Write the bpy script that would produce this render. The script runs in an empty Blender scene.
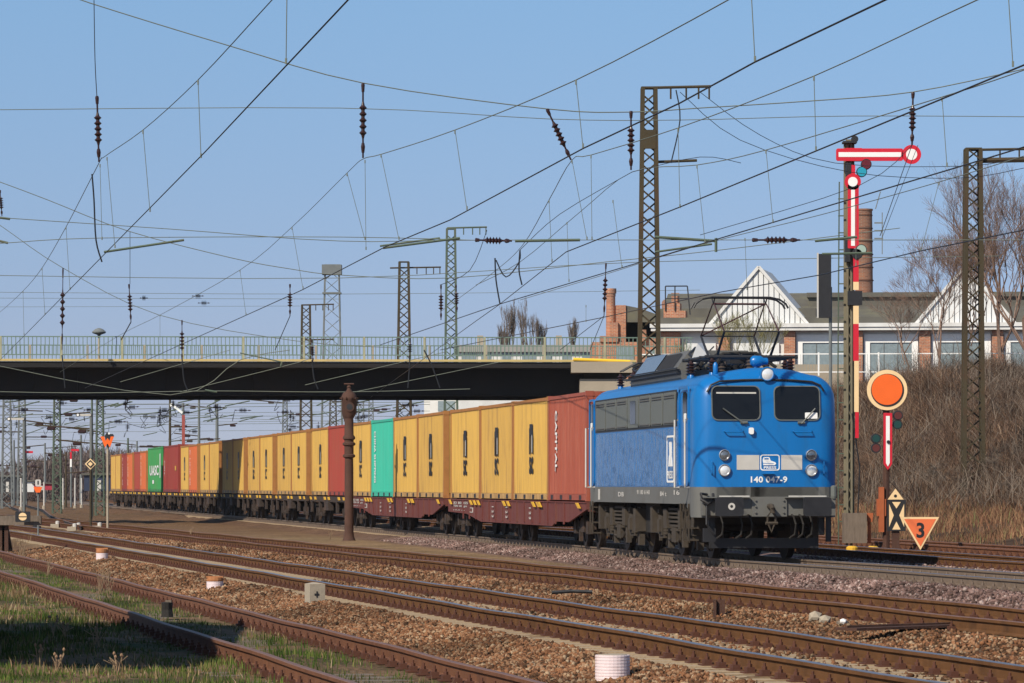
import bpy, math, random
import numpy as np
from mathutils import Vector, Matrix
R = random.Random(7)
NR = np.random.default_rng(11)
sc = bpy.context.scene
# ------------------------------------------------------------------ camera, sky, sun
F = 4100.0; HZ = 486.0; CAMZ = 1.45
cd = bpy.data.cameras.new('camera'); cam = bpy.data.objects.new('camera', cd); sc.collection.objects.link(cam)
cam.location = (0, 0, CAMZ); cam.rotation_euler = (math.radians(90), 0, 0)
cd.sensor_width = 36.0; cd.lens = 36.0 * F / 1024.0; cd.shift_y = (HZ - 341.5) / 1024.0
cd.clip_start = 0.5; cd.clip_end = 9000
sc.camera = cam
KX, KY = 0.75, 0.95                        # horizontal travel of sunlight per metre of drop
sun_el = math.atan(1 / math.hypot(KX, KY))
sdir = Vector((-KX, -KY, 1)).normalized()   # towards the sun
w = bpy.data.worlds.new('World'); sc.world = w; w.use_nodes = True
nt = w.node_tree; nt.nodes.clear()
out = nt.nodes.new('ShaderNodeOutputWorld'); bg = nt.nodes.new('ShaderNodeBackground')
sky = nt.nodes.new('ShaderNodeTexSky'); sky.sky_type = 'NISHITA'; sky.sun_disc = False
sky.sun_elevation = sun_el; sky.sun_rotation = math.atan2(sdir.x, sdir.y)
sky.altitude = 0; sky.air_density = 1.0; sky.dust_density = 0.6; sky.ozone_density = 3.5
tc = nt.nodes.new('ShaderNodeTexCoord'); mp = nt.nodes.new('ShaderNodeMapping')
mp.inputs['Scale'].default_value = (1, 1, 1.7); mp.inputs['Location'].default_value = (0, 0, 0.085)
nt.links.new(tc.outputs['Generated'], mp.inputs['Vector']); nt.links.new(mp.outputs[0], sky.inputs[0])
tint = nt.nodes.new('ShaderNodeMix'); tint.data_type = 'RGBA'; tint.blend_type = 'MULTIPLY'; tint.inputs[0].default_value = 1; sxyz = nt.nodes.new('ShaderNodeSeparateXYZ'); nt.links.new(tc.outputs['Generated'], sxyz.inputs[0])
hr = nt.nodes.new('ShaderNodeValToRGB'); nt.links.new(sxyz.outputs[2], hr.inputs[0]); he = hr.color_ramp.elements
he[0].position = 0.02; he[0].color = (0.80, 0.61, 0.61, 1); he[1].position = 0.13; he[1].color = (1.04, 1.10, 1.03, 1)
nt.links.new(hr.outputs[0], tint.inputs[7])   # hazier, more lavender air low over the horizon
nt.links.new(sky.outputs[0], tint.inputs[6]); nt.links.new(tint.outputs[2], bg.inputs[0]); nt.links.new(bg.outputs[0], out.inputs[0])
bg.inputs[1].default_value = 0.125
sl = bpy.data.lights.new('sun', 'SUN'); sl.energy = 4.5; sl.angle = math.radians(0.5); sl.color = (1, 0.90, 0.76)
so = bpy.data.objects.new('sun', sl); sc.collection.objects.link(so)
so.rotation_euler = sdir.to_track_quat('Z', 'Y').to_euler()
vs = sc.view_settings; vs.view_transform = 'Standard'; vs.look = 'None'; vs.gamma = 1; vs.use_curve_mapping = False
vs.exposure = 0.27
# ------------------------------------------------------------------ helpers
def PY(x, y, Y):            # the point that stands Y metres away
    return Vector(((x - 512) * Y / F, Y, CAMZ - (y - HZ) * Y / F))
def PZ(x, y, z):            # the point at height z
    return PY(x, y, F * (z - CAMZ) / (HZ - y))
_m = {}
def mat(name, col, rough=0.7, metal=0.0, var=0.12, scale=3.0, dirt_glare=None, dirt_glare_amt=0.4, dirt_glare_scale=1.5,
        bump=0.0, bump_scale=20.0, stretch=(1, 1, 1), spec=0.4, island=0.0):
    if name in _m: return _m[name]
    m = bpy.data.materials.new(name); m.use_nodes = True; n = m.node_tree; N = n.nodes; L = n.links
    b = N['Principled BSDF']; b.inputs['Roughness'].default_value = rough; b.inputs['Metallic'].default_value = metal
    b.inputs['Specular IOR Level'].default_value = spec
    t = N.new('ShaderNodeTexCoord'); mpn = N.new('ShaderNodeMapping'); mpn.inputs['Scale'].default_value = stretch
    L.new(t.outputs['Object'], mpn.inputs[0])
    nz = N.new('ShaderNodeTexNoise'); nz.inputs['Scale'].default_value = scale; nz.inputs['Detail'].default_value = 6
    L.new(mpn.outputs[0], nz.inputs['Vector'])
    mx = N.new('ShaderNodeMix'); mx.data_type = 'RGBA'
    c0 = [max(0, c * (1 - var * 1.6)) for c in col]; c1 = [min(1, c * (1 + var * 1.6)) for c in col]
    mx.inputs[6].default_value = (*c0, 1); mx.inputs[7].default_value = (*c1, 1)
    L.new(nz.outputs[0], mx.inputs[0]); last = mx.outputs[2]
    if island > 0:
        g = N.new('ShaderNodeNewGeometry'); mr = N.new('ShaderNodeMapRange')
        mr.inputs[3].default_value = 1 - island; mr.inputs[4].default_value = 1 + island
        L.new(g.outputs['Random Per Island'], mr.inputs[0])
        v = N.new('ShaderNodeVectorMath'); v.operation = 'SCALE'
        L.new(last, v.inputs[0]); L.new(mr.outputs[0], v.inputs['Scale']); last = v.outputs[0]
    if dirt_glare:
        n2 = N.new('ShaderNodeTexNoise'); n2.inputs['Scale'].default_value = dirt_glare_scale; n2.inputs['Detail'].default_value = 8
        n2.inputs['Roughness'].default_value = 0.65
        L.new(mpn.outputs[0], n2.inputs['Vector'])
        cr = N.new('ShaderNodeMapRange'); cr.inputs[1].default_value = 0.5; cr.inputs[2].default_value = 0.72
        cr.inputs[4].default_value = dirt_glare_amt; L.new(n2.outputs[0], cr.inputs[0])
        m2 = N.new('ShaderNodeMix'); m2.data_type = 'RGBA'; m2.inputs[7].default_value = (*dirt_glare, 1)
        L.new(cr.outputs[0], m2.inputs[0]); L.new(last, m2.inputs[6]); last = m2.outputs[2]
    L.new(last, b.inputs['Base Color'])
    if bump > 0:
        nb = N.new('ShaderNodeTexNoise'); nb.inputs['Scale'].default_value = bump_scale; nb.inputs['Detail'].default_value = 5
        L.new(mpn.outputs[0], nb.inputs['Vector'])
        bp = N.new('ShaderNodeBump'); bp.inputs['Strength'].default_value = bump; bp.inputs['Distance'].default_value = 0.02
        L.new(nb.outputs[0], bp.inputs['Height']); L.new(bp.outputs[0], b.inputs['Normal'])
    _m[name] = m
    return m
class MB:
    def __init__(s): s.v = []; s.f = []; s.mi = []; s.cur = 0
    def add(s, vs_, fs):
        o = len(s.v); s.v.extend([tuple(p) for p in vs_]); s.f.extend([tuple(i + o for i in f) for f in fs]); s.mi.extend([s.cur] * len(fs)); return s
    def box(s, x0, x1, y0, y1, z0, z1):
        return s.add([(x0, y0, z0), (x1, y0, z0), (x1, y1, z0), (x0, y1, z0), (x0, y0, z1), (x1, y0, z1), (x1, y1, z1), (x0, y1, z1)],
                     [(0, 3, 2, 1), (4, 5, 6, 7), (0, 1, 5, 4), (1, 2, 6, 5), (2, 3, 7, 6), (3, 0, 4, 7)])
    def bx(s, cx, cy, cz, dx, dy, dz):
        return s.box(cx - dx / 2, cx + dx / 2, cy - dy / 2, cy + dy / 2, cz - dz / 2, cz + dz / 2)
    def beam(s, a, b, w_, h=None, up=(0, 0, 1)):
        a = Vector(a); b = Vector(b); h = h or w_; d = (b - a)
        if d.length < 1e-6: return s
        d.normalize(); u = Vector(up)
        if abs(d.dot(u)) > 0.98: u = Vector((1, 0, 0))
        sd = d.cross(u).normalized() * (w_ / 2); uu = sd.cross(d).normalized() * (h / 2)
        vv = [a - sd - uu, a + sd - uu, a + sd + uu, a - sd + uu, b - sd - uu, b + sd - uu, b + sd + uu, b - sd + uu]
        return s.add(vv, [(0, 3, 2, 1), (4, 5, 6, 7), (0, 1, 5, 4), (1, 2, 6, 5), (2, 3, 7, 6), (3, 0, 4, 7)])
    def tube(s, pts, r, n=6, r1=None, caps=True):
        pts = [Vector(p) for p in pts]; k = len(pts); vv = []; ff = []
        for i, p in enumerate(pts):
            d = (pts[min(i + 1, k - 1)] - pts[max(i - 1, 0)])
            if d.length < 1e-9: d = Vector((0, 0, 1))
            d.normalize(); u = Vector((0, 0, 1)) if abs(d.z) < 0.95 else Vector((1, 0, 0))
            a = d.cross(u).normalized(); b = a.cross(d)
            rr = r if r1 is None else r + (r1 - r) * i / max(1, k - 1)
            for j in range(n):
                t = 2 * math.pi * j / n; vv.append(p + a * math.cos(t) * rr + b * math.sin(t) * rr)
        for i in range(k - 1):
            for j in range(n):
                j2 = (j + 1) % n; ff.append((i * n + j, i * n + j2, (i + 1) * n + j2, (i + 1) * n + j))
        if caps: ff.append(tuple(range(n))[::-1]); ff.append(tuple((k - 1) * n + j for j in range(n)))
        return s.add(vv, ff)
    def lathe(s, prof, base=(0, 0, 0), axis=(0, 0, 1), n=16):
        ax = Vector(axis).normalized(); u = Vector((1, 0, 0)) if abs(ax.x) < 0.9 else Vector((0, 1, 0))
        a = ax.cross(u).normalized(); b = ax.cross(a); base = Vector(base); vv = []; ff = []
        for (r, h) in prof:
            for j in range(n):
                t = 2 * math.pi * j / n; vv.append(base + ax * h + (a * math.cos(t) + b * math.sin(t)) * r)
        for i in range(len(prof) - 1):
            for j in range(n):
                j2 = (j + 1) % n; ff.append((i * n + j, i * n + j2, (i + 1) * n + j2, (i + 1) * n + j))
        ff.append(tuple(range(n))[::-1]); ff.append(tuple((len(prof) - 1) * n + j for j in range(n)))
        return s.add(vv, ff)
    def plate(s, poly, fn, o0, o1):      # 2-D outline mapped through fn(a, b, off)
        n = len(poly); vv = [fn(a, b, o0) for a, b in poly] + [fn(a, b, o1) for a, b in poly]
        ff = [tuple(range(n)), tuple(range(2 * n - 1, n - 1, -1))]
        for i in range(n): j = (i + 1) % n; ff.append((i, i + n, j + n, j))
        return s.add(vv, ff)
    def ring(s, po, pi, fn, o0, o1):     # frame between an outer and an inner outline
        n = len(po); vv = [fn(a, b, o) for o in (o0, o1) for P in (po, pi) for a, b in P]; ff = []
        for i in range(n):
            j = (i + 1) % n
            ff += [(2 * n + i, 2 * n + j, 3 * n + j, 3 * n + i), (i, j, 2 * n + j, 2 * n + i), (n + i, 3 * n + i, 3 * n + j, n + j)]
        return s.add(vv, ff)
    def build(s, name, m, parent=None, smooth=False, loc=None):
        me = bpy.data.meshes.new(name); me.from_pydata(s.v, [], s.f)
        for x in (m if isinstance(m, (list, tuple)) else [m]): me.materials.append(x)
        if any(s.mi): me.polygons.foreach_set('material_index', s.mi)
        if smooth:
            me.polygons.foreach_set('use_smooth', [True] * len(me.polygons))
        me.update(); o = bpy.data.objects.new(name, me); sc.collection.objects.link(o)
        if smooth and hasattr(me, 'set_sharp_from_angle'): me.set_sharp_from_angle(angle=math.radians(38))
        if parent: o.parent = parent
        if loc: o.location = loc
        return o
def build_split(mb, name, m, parent):      # every loose piece becomes a part of its own
    par = list(range(len(mb.v)))
    def find(i):
        while par[i] != i: par[i] = par[par[i]]; i = par[i]
        return i
    for f in mb.f:
        for i in f[1:]: par[find(i)] = find(f[0])
    gr = {}
    for f in mb.f: gr.setdefault(find(f[0]), []).append(f)
    out = []
    for fs in gr.values():
        ids = sorted({i for f in fs for i in f}); mp_ = {a: k for k, a in enumerate(ids)}; q = MB(); q.add([mb.v[i] for i in ids], [tuple(mp_[i] for i in f) for f in fs]); out.append(q.build(name, m, parent))
    return out
def rrect(x0, x1, z0, z1, r, n=4):
    p = []
    for cx, cz, a0 in ((x1 - r, z0 + r, -90), (x1 - r, z1 - r, 0), (x0 + r, z1 - r, 90), (x0 + r, z0 + r, 180)):
        for i in range(n + 1):
            a = math.radians(a0 + 90 * i / n); p.append((cx + r * math.cos(a), cz + r * math.sin(a)))
    return p
def circ(cx, cz, r, n=20): return [(cx + r * math.cos(2 * math.pi * i / n), cz + r * math.sin(2 * math.pi * i / n)) for i in range(n)]
def tag(o, label=None, cat=None, group=None, kind=None):
    if label: o['label'] = label
    if cat: o['category'] = cat
    if group: o['group'] = group
    if kind: o['kind'] = kind
    return o
def thing(name, loc, label, cat, group=None, rz=0.0):
    o = bpy.data.objects.new(name, None); sc.collection.objects.link(o); o.location = loc; o.rotation_euler = (0, 0, rz)
    o.empty_display_size = 0.3
    return tag(o, label, cat, group)
def copy_tree(o, parent=None):
    c = o.copy(); sc.collection.objects.link(c)
    if parent is not None: c.parent = parent
    for ch in [q for q in o.children]: copy_tree(ch, c)
    return c
def text_pts(s):
    cu = bpy.data.curves.new('t', 'FONT'); cu.body = s; cu.resolution_u = 3; cu.space_character = 1.05; cu.offset = 0.03
    o = bpy.data.objects.new('t', cu); sc.collection.objects.link(o); bpy.context.view_layer.update()
    dg = bpy.context.evaluated_depsgraph_get(); me = bpy.data.meshes.new_from_object(o.evaluated_get(dg))
    v = [tuple(p.co) for p in me.vertices]; f = [tuple(p.vertices) for p in me.polygons]
    bpy.data.objects.remove(o); bpy.data.curves.remove(cu); bpy.data.meshes.remove(me)
    x0 = min(p[0] for p in v); x1 = max(p[0] for p in v); y0 = min(p[1] for p in v); y1 = max(p[1] for p in v)
    return [((p[0] - x0) / (x1 - x0), (p[1] - y0) / (y1 - y0)) for p in v], f
_tc = {}
def text(mb, s, o, r, u):   # fill the parallelogram o, o+r, o+u with the text
    if s not in _tc: _tc[s] = text_pts(s)
    v, f = _tc[s]; o = Vector(o); r = Vector(r); u = Vector(u)
    return mb.add([o + r * a + u * b for a, b in v], f)
# materials
M = {}
M['steel'] = mat('rail_rust', (0.125, 0.060, 0.026), 0.85, 0, 0.25, 6, (0.05, 0.027, 0.016), 0.6, 2.5, 0.2, 40, spec=0.1)
M['steel_old'] = mat('siding_rail_rust', (0.15, 0.062, 0.030), 0.8, 0.1, 0.25, 6, (0.07, 0.03, 0.02), 0.6, 2.5, 0.2, 40)
M['railtop'] = mat('rail_head_polished', (0.30, 0.27, 0.27), 0.32, 0.8, 0.1, 4)
M['railtop_old'] = mat('rail_head_dull', (0.20, 0.11, 0.08), 0.55, 0.3, 0.2, 4)
M['clip'] = mat('fastening_rust', (0.09, 0.034, 0.02), 0.85, 0.1, 0.3, 8)
M['clip_grey'] = mat('fastening_pale', (0.15, 0.11, 0.085), 0.85, 0.0, 0.3, 8)
M['sleeper'] = mat('concrete_sleeper', (0.36, 0.27, 0.17), 0.9, 0, 0.15, 6, (0.2, 0.12, 0.07), 0.5, 3, 0.3, 30)
M['wood'] = mat('weathered_wood', (0.16, 0.125, 0.095), 0.9, 0, 0.25, 4, (0.06, 0.05, 0.04), 0.6, 3, 0.3, 30, stretch=(6, 1, 1))
M['blue'] = mat('loco_blue_paint', (0.003, 0.135, 0.40), 0.30, 0, 0.07, 2, (0.02, 0.09, 0.20), 0.45, 2.2, 0.08, 3.5, spec=0.5, stretch=(2, 2, .4))
M['skirt'] = mat('loco_skirt_grey', (0.125, 0.125, 0.115), 0.5, 0, 0.08, 2, (0.09, 0.08, 0.065), 0.6, 1.5)
M['panelgrey'] = mat('loco_panel_grey', (0.115, 0.125, 0.115), 0.5, 0, 0.05, 2)
M['roofgrey'] = mat('loco_roof_grey', (0.11, 0.11, 0.105), 0.6, 0, 0.12, 2, (0.05, 0.045, 0.04), 0.6, 2)
M['black'] = mat('black_metal', (0.018, 0.018, 0.02), 0.5, 0, 0.2, 5)
M['under'] = mat('brake_dust_brown', (0.048, 0.037, 0.026), 0.85, 0, 0.3, 6, (0.03, 0.025, 0.02), 0.7, 4)
M['underdark'] = mat('oily_underframe', (0.016, 0.014, 0.012), 0.8, 0, 0.3, 6)
M['tyre'] = mat('wheel_steel', (0.035, 0.027, 0.022), 0.6, 0.4, 0.25, 6)
M['glass'] = mat('dark_glass', (0.008, 0.009, 0.011), 0.08, 0, 0.1, 2, spec=0.25)
M['white'] = mat('white_paint', (0.78, 0.78, 0.76), 0.5, 0, 0.05, 4)
M['lens'] = mat('lamp_lens', (0.75, 0.77, 0.78), 0.12, 0.2, 0.1, 30)
M['chrome'] = mat('lamp_rim', (0.45, 0.45, 0.46), 0.3, 0.8, 0.1, 4)
M['palegrey'] = mat('pale_grey_plate', (0.50, 0.48, 0.44), 0.5, 0, 0.06, 6)
M['redpaint'] = mat('red_paint', (0.55, 0.012, 0.03), 0.45, 0, 0.08, 3)
M['porcelain'] = mat('brown_porcelain', (0.032, 0.014, 0.013), 0.3, 0, 0.1, 3)
M['porcelain_green'] = mat('green_fitting', (0.10, 0.20, 0.16), 0.6, 0, 0.2, 5)
M['mast'] = mat('mast_olive_rust', (0.050, 0.038, 0.018), 0.8, 0.1, 0.25, 1.5, (0.075, 0.030, 0.012), 0.8, 0.8)
M['mastgreen'] = mat('mast_grey_green', (0.075, 0.105, 0.075), 0.75, 0.1, 0.15, 1.5, (0.15, 0.10, 0.05), 0.4, 1.2)
M['mastdist'] = mat('mast_grey', (0.15, 0.165, 0.165), 0.8, 0.1, 0.15, 1.5)
M['wire'] = mat('contact_wire', (0.03, 0.032, 0.036), 0.5, 0.3, 0.1, 1)
M['wiregreen'] = mat('messenger_wire', (0.17, 0.19, 0.15), 0.6, 0.2, 0.1, 1)
M['rust'] = mat('heavy_rust', (0.07, 0.033, 0.022), 0.9, 0, 0.3, 3, (0.045, 0.026, 0.022), 0.7, 2.0, 0.4, 25)
M['concrete'] = mat('weathered_concrete', (0.34, 0.29, 0.22), 0.9, 0, 0.15, 1.2, (0.22, 0.18, 0.13), 0.6, 0.6, 0.3, 12)
M['brick'] = None
M['cream'] = mat('cream_paint', (0.78, 0.56, 0.30), 0.5, 0, 0.06, 3)
M['orange'] = mat('orange_paint', (0.80, 0.13, 0.015), 0.45, 0, 0.06, 3)
M['orange_pale'] = mat('faded_orange_paint', (0.72, 0.16, 0.055), 0.5, 0, 0.06, 3)
M['yellow'] = mat('yellow_paint', (0.62, 0.36, 0.03), 0.6, 0, 0.15, 3, (0.25, 0.11, 0.03), 0.5, 3)
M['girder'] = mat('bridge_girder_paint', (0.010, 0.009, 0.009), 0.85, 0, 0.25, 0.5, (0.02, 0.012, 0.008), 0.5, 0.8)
M['wagon'] = mat('wagon_oxide_red', (0.125, 0.030, 0.024), 0.7, 0, 0.15, 1.5, (0.16, 0.075, 0.05), 0.6, 2.2, stretch=(1, 2.5, .35))
M['wagon_dark'] = mat('wagon_dirty_brown', (0.038, 0.026, 0.02), 0.85, 0, 0.3, 2, (0.12, 0.055, 0.025), 0.6, 2)
def brick_mat(nm='red_brick', k=1.0):
    m = bpy.data.materials.new(nm); m.use_nodes = True; N = m.node_tree.nodes; L = m.node_tree.links
    b = N['Principled BSDF']; b.inputs['Roughness'].default_value = 0.9
    t = N.new('ShaderNodeTexCoord'); sx = N.new('ShaderNodeSeparateXYZ'); L.new(t.outputs['Object'], sx.inputs[0])
    ad = N.new('ShaderNodeMath'); ad.operation = 'ADD'; L.new(sx.outputs[0], ad.inputs[0]); L.new(sx.outputs[1], ad.inputs[1])
    cb = N.new('ShaderNodeCombineXYZ'); L.new(ad.outputs[0], cb.inputs[0]); L.new(sx.outputs[2], cb.inputs[1])
    br = N.new('ShaderNodeTexBrick'); br.inputs['Scale'].default_value = 1.0
    br.inputs['Brick Width'].default_value = 0.25; br.inputs['Row Height'].default_value = 0.08; br.inputs['Mortar Size'].default_value = 0.012
    br.inputs['Color1'].default_value = (0.50 * k, 0.17 * k, 0.07 * k, 1); br.inputs['Color2'].default_value = (0.30 * k, 0.10 * k, 0.055 * k, 1)
    br.inputs['Mortar'].default_value = (0.40 * k, 0.30 * k, 0.22 * k, 1); L.new(cb.outputs[0], br.inputs['Vector'])
    nz = N.new('ShaderNodeTexNoise'); nz.inputs['Scale'].default_value = 1.3; nz.inputs['Detail'].default_value = 8
    L.new(t.outputs['Object'], nz.inputs['Vector'])
    mr = N.new('ShaderNodeMapRange'); mr.inputs[1].default_value = 0.45; mr.inputs[2].default_value = 0.7; mr.inputs[4].default_value = 0.55
    L.new(nz.outputs[0], mr.inputs[0])
    mx = N.new('ShaderNodeMix'); mx.data_type = 'RGBA'; mx.inputs[7].default_value = (0.14, 0.09, 0.065, 1)
    L.new(mr.outputs[0], mx.inputs[0]); L.new(br.outputs[0], mx.inputs[6]); L.new(mx.outputs[2], b.inputs['Base Color'])
    return m
M['brick'] = brick_mat(); M['sooty_brick'] = brick_mat('sooty_brick', 0.5)
# ------------------------------------------------------------------ track geometry
def interp(tab, Y, c=1):
    if Y <= tab[0][0]:
        a, b = tab[0], tab[1]
    else:
        a, b = tab[-2], tab[-1]
        for i in range(len(tab) - 1):
            if tab[i][0] <= Y <= tab[i + 1][0]: a, b = tab[i], tab[i + 1]; break
    t = (Y - a[0]) / (b[0] - a[0]); return a[c] + (b[c] - a[c]) * t
T4 = [(20, 14.05, .08), (60, 8.2, .08), (71.5, 6.47, .05), (81, 5.08, 0), (90, 3.87, 0), (97.2, 2.88, 0), (103.3, 2.02, 0), (109.4, 1.12, 0),
      (115.5, .2, 0), (121.6, -.73, 0), (153.7, -5.66, 0), (288, -26.4, 0), (420, -46.5, 0), (900, -118, 0)]
def lin(a, b, z=0): return [(20, a + b * 20, z), (200, a + b * 200, z), (900, a + b * 900, z)]
T1 = [(20, 5.83 - .19 * 20, -.15), (110, 5.83 - .19 * 110, -.15)]
T2 = [(20, 9.64 - .189 * 20, 0), (100, 9.64 - 18.9, 0), (145, 9.64 - .189 * 145, 0), (200, -29.0, 0), (300, -51.5, 0), (420, -81, 0)]
T3 = [(20, 14.84 - .1975 * 20, 0), (180, 14.84 - .1975 * 180, 0), (260, -37.5, 0), (420, -72, 0)]
T5 = [(y, x + 4.9, z * .6) for y, x, z in T4[:-1]]
T6 = [(y, x + 8.9, 0) for y, x, z in T4[:-2]] + [(400, -33, 0)]
T7 = [(150, -16.5, -.02), (200, -23.2, -.02), (260, -30.5, -.02), (330, -40, -.02), (420, -54, -.02)]
T8 = [(230, -34.5, -.02), (300, -41, -.02), (420, -60, -.02)]
TR = {1: T1, 2: T2, 3: T3, 4: T4, 5: T5, 6: T6, 7: T7, 8: T8}
def tx(k, Y): return interp(TR[k], Y, 1)
def tz(k, Y): return interp(TR[k], Y, 2)
def sm(a, b, x):
    t = np.clip((x - a) / (b - a), 0, 1); return t * t * (3 - 2 * t)
def arr(tab, Y, c): return np.interp(Y, [q[0] for q in tab], [q[c] for q in tab]) if True else None
def bank(d):   # height of the slope, by distance beside the sixth track
    return 0.9 * sm(2.6, 10.5, d) * 1.0 + 3.9 * sm(8.5, 17.5, d) + 0.2 * sm(17, 24, d)
def gz(X, Y):  # ground height
    X = np.asarray(X, float); Y = np.asarray(Y, float)
    z = np.full(X.shape, -0.30)
    for k in TR:
        d = np.abs(X - arr(TR[k], Y, 1)); base = arr(TR[k], Y, 2) - 0.185
        lim = 112 if k == 1 else 1e9
        wgt = (1 - sm(1.25, 2.1, d)) * (Y < lim) * (Y > (TR[k][0][0] - 1 if k > 6 else -1e9))
        z = z * (1 - wgt) + base * wgt
    x6 = arr(T6, Y, 1); d6 = X - x6
    z = z + bank(d6) + 1.5 * sm(158, 184, Y) * sm(11, 17, d6)
    z = z + (d6 > 6) * (.22 * np.sin(X * .8 + Y * .13) * np.sin(Y * .21 + 1) + .12 * np.sin(X * 1.9)) * sm(8, 12, d6)
    x4 = arr(T4, Y, 1)
    mid = (X - arr(T2, Y, 1)) / np.maximum(1, arr(T3, Y, 1) - arr(T2, Y, 1))
    z = z + 0.03 * np.exp(-((mid - .5) / .18) ** 2)
    n = 0.03 * np.sin(X * 1.9 + Y * .37) * np.sin(Y * .53 - X * .6) + 0.018 * np.sin(X * 5.1) * np.sin(Y * 2.3)
    ing = (X < arr(T1, Y, 1) + .2) * 1.0
    z = z + n * (0.35 + 1.2 * (d6 > 3) + 1.2 * ing)
    return z
# ------------------------------------------------------------------ ground
ys = list(np.arange(-12, 24, 2.0)) + list(np.arange(24, 125, 0.33)) + list(np.arange(125, 210, 1.0))
yv = 212.0
while yv < 4200: ys.append(yv); yv *= 1.035
xs = list(np.arange(-34, 34, 0.3)); xv = 34.5; st = .7; e = []
while xv < 1800: e.append(xv); xv += st; st *= 1.13
xs = [-q for q in e[::-1]] + xs + e
XS = np.array(xs); YS = np.array(ys); GX, GY = np.meshgrid(XS, YS); GZ = gz(GX, GY)
nx, ny = len(xs), len(ys)
verts = np.stack([GX, GY, GZ], -1).reshape(-1, 3)
idx = np.arange(nx * ny).reshape(ny, nx)
faces = np.stack([idx[:-1, :-1], idx[:-1, 1:], idx[1:, 1:], idx[1:, :-1]], -1).reshape(-1, 4)
me = bpy.data.meshes.new('ground'); me.vertices.add(len(verts)); me.vertices.foreach_set('co', verts.ravel())
me.loops.add(faces.size); me.loops.foreach_set('vertex_index', faces.ravel()); me.polygons.add(len(faces))
me.polygons.foreach_set('loop_start', np.arange(len(faces)) * 4); me.polygons.foreach_set('use_smooth', np.ones(len(faces), bool)); me.update(); me.validate()
x1 = arr(T1, GY, 1); x2 = arr(T2, GY, 1); x3 = arr(T3, GY, 1); x4 = arr(T4, GY, 1); x6 = arr(T6, GY, 1)
x1e = np.where(GY < 108, x1, np.minimum(5.83 - .19 * GY, x2 - 2.6)); grass = (1 - sm(0.2, 1.3, GX - x1e))
pink = sm(-4.2, -3.2, GX - x4) * (1 - sm(-1.5, -.9, GX - x4)) * 0 + sm(-2.6, -2.1, GX - x4) * (1 - sm(9.6, 10.4, GX - x4)) * (1 - .85 * sm(105, 150, GY))
sand = np.maximum((1 - sm(1.2, 1.75, np.abs(GX - x2))), sm(1.0, 1.6, GX - x3) * (1 - sm(-2.6, -2.1, GX - x4)))
sand = sand * (1 - .8 * sm(120, 170, GY) * (np.abs(GX - x2) > 1.5)); sand = np.maximum(sand, (1 - sm(1.0, 1.5, np.abs(GX - x3))))
bankw = sm(2.4, 3.4, GX - x6)
ca = me.color_attributes.new('zones', 'FLOAT_COLOR', 'POINT')
ca.data.foreach_set('color', np.stack([grass, pink, sand, bankw], -1).reshape(-1).astype(np.float32))
m = bpy.data.materials.new('yard_ground'); m.use_nodes = True; N = m.node_tree.nodes; L = m.node_tree.links; b = N['Principled BSDF']
b.inputs['Roughness'].default_value = 0.95; b.inputs['Specular IOR Level'].default_value = 0.15
at = N.new('ShaderNodeAttribute'); at.attribute_name = 'zones'; sp = N.new('ShaderNodeSeparateColor'); L.new(at.outputs['Color'], sp.inputs[0])
t = N.new('ShaderNodeTexCoord')
def noise(scale, det=6, rough=.6):
    n = N.new('ShaderNodeTexNoise'); n.inputs['Scale'].default_value = scale; n.inputs['Detail'].default_value = det
    n.inputs['Roughness'].default_value = rough; L.new(t.outputs['Object'], n.inputs['Vector']); return n
def ramp(src, stops):
    r = N.new('ShaderNodeValToRGB'); L.new(src, r.inputs[0]); el = r.color_ramp.elements
    while len(el) < len(stops): el.new(0.5)
    for q, (p, c) in zip(el, stops): q.position = p; q.color = (*c, 1)
    return r.outputs[0]
def mixc(fac, a, c):
    x = N.new('ShaderNodeMix'); x.data_type = 'RGBA'; L.new(fac, x.inputs[0]); L.new(a, x.inputs[6]); L.new(c, x.inputs[7]); return x.outputs[2]
vo = N.new('ShaderNodeTexVoronoi'); vo.inputs['Scale'].default_value = 16; L.new(t.outputs['Object'], vo.inputs['Vector'])
vs2 = N.new('ShaderNodeSeparateColor'); L.new(vo.outputs['Color'], vs2.inputs[0])
gravel = ramp(vs2.outputs[0], [(0, (0.06, 0.03, 0.02)), (.35, (0.11, 0.058, 0.028)), (.7, (0.155, 0.085, 0.042)), (1, (0.20, 0.135, 0.08))])
pinkc = ramp(vs2.outputs[1], [(0, (0.07, 0.045, 0.038)), (.5, (0.17, 0.105, 0.09)), (1, (0.26, 0.18, 0.16))])
sandc = ramp(noise(3.5).outputs[0], [(.3, (0.13, 0.08, 0.048)), (.5, (0.215, 0.142, 0.075)), (.7, (0.30, 0.21, 0.115))])
grassc = ramp(noise(0.9, 8).outputs[0], [(.35, (0.04, 0.055, 0.018)), (.46, (0.08, 0.065, 0.03)), (.54, (0.15, 0.095, 0.055)), (.75, (0.20, 0.135, 0.08))])
bankc = ramp(noise(0.5, 8).outputs[0], [(.3, (0.03, 0.019, 0.012)), (.5, (0.07, 0.042, 0.025)), (.7, (0.13, 0.085, 0.05))])
c = mixc(sp.outputs[2], gravel, sandc); c = mixc(sp.outputs[1], c, pinkc); c = mixc(sp.outputs[0], c, grassc); c = mixc(at.outputs['Alpha'], c, bankc)
nb = noise(0.35, 4); mr = N.new('ShaderNodeMapRange'); mr.inputs[1].default_value = .35; mr.inputs[2].default_value = .65; mr.inputs[3].default_value = .78; mr.inputs[4].default_value = 1.15
L.new(nb.outputs[0], mr.inputs[0]); v = N.new('ShaderNodeVectorMath'); v.operation = 'SCALE'; L.new(c, v.inputs[0]); L.new(mr.outputs[0], v.inputs['Scale'])
L.new(v.outputs[0], b.inputs['Base Color'])
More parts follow.
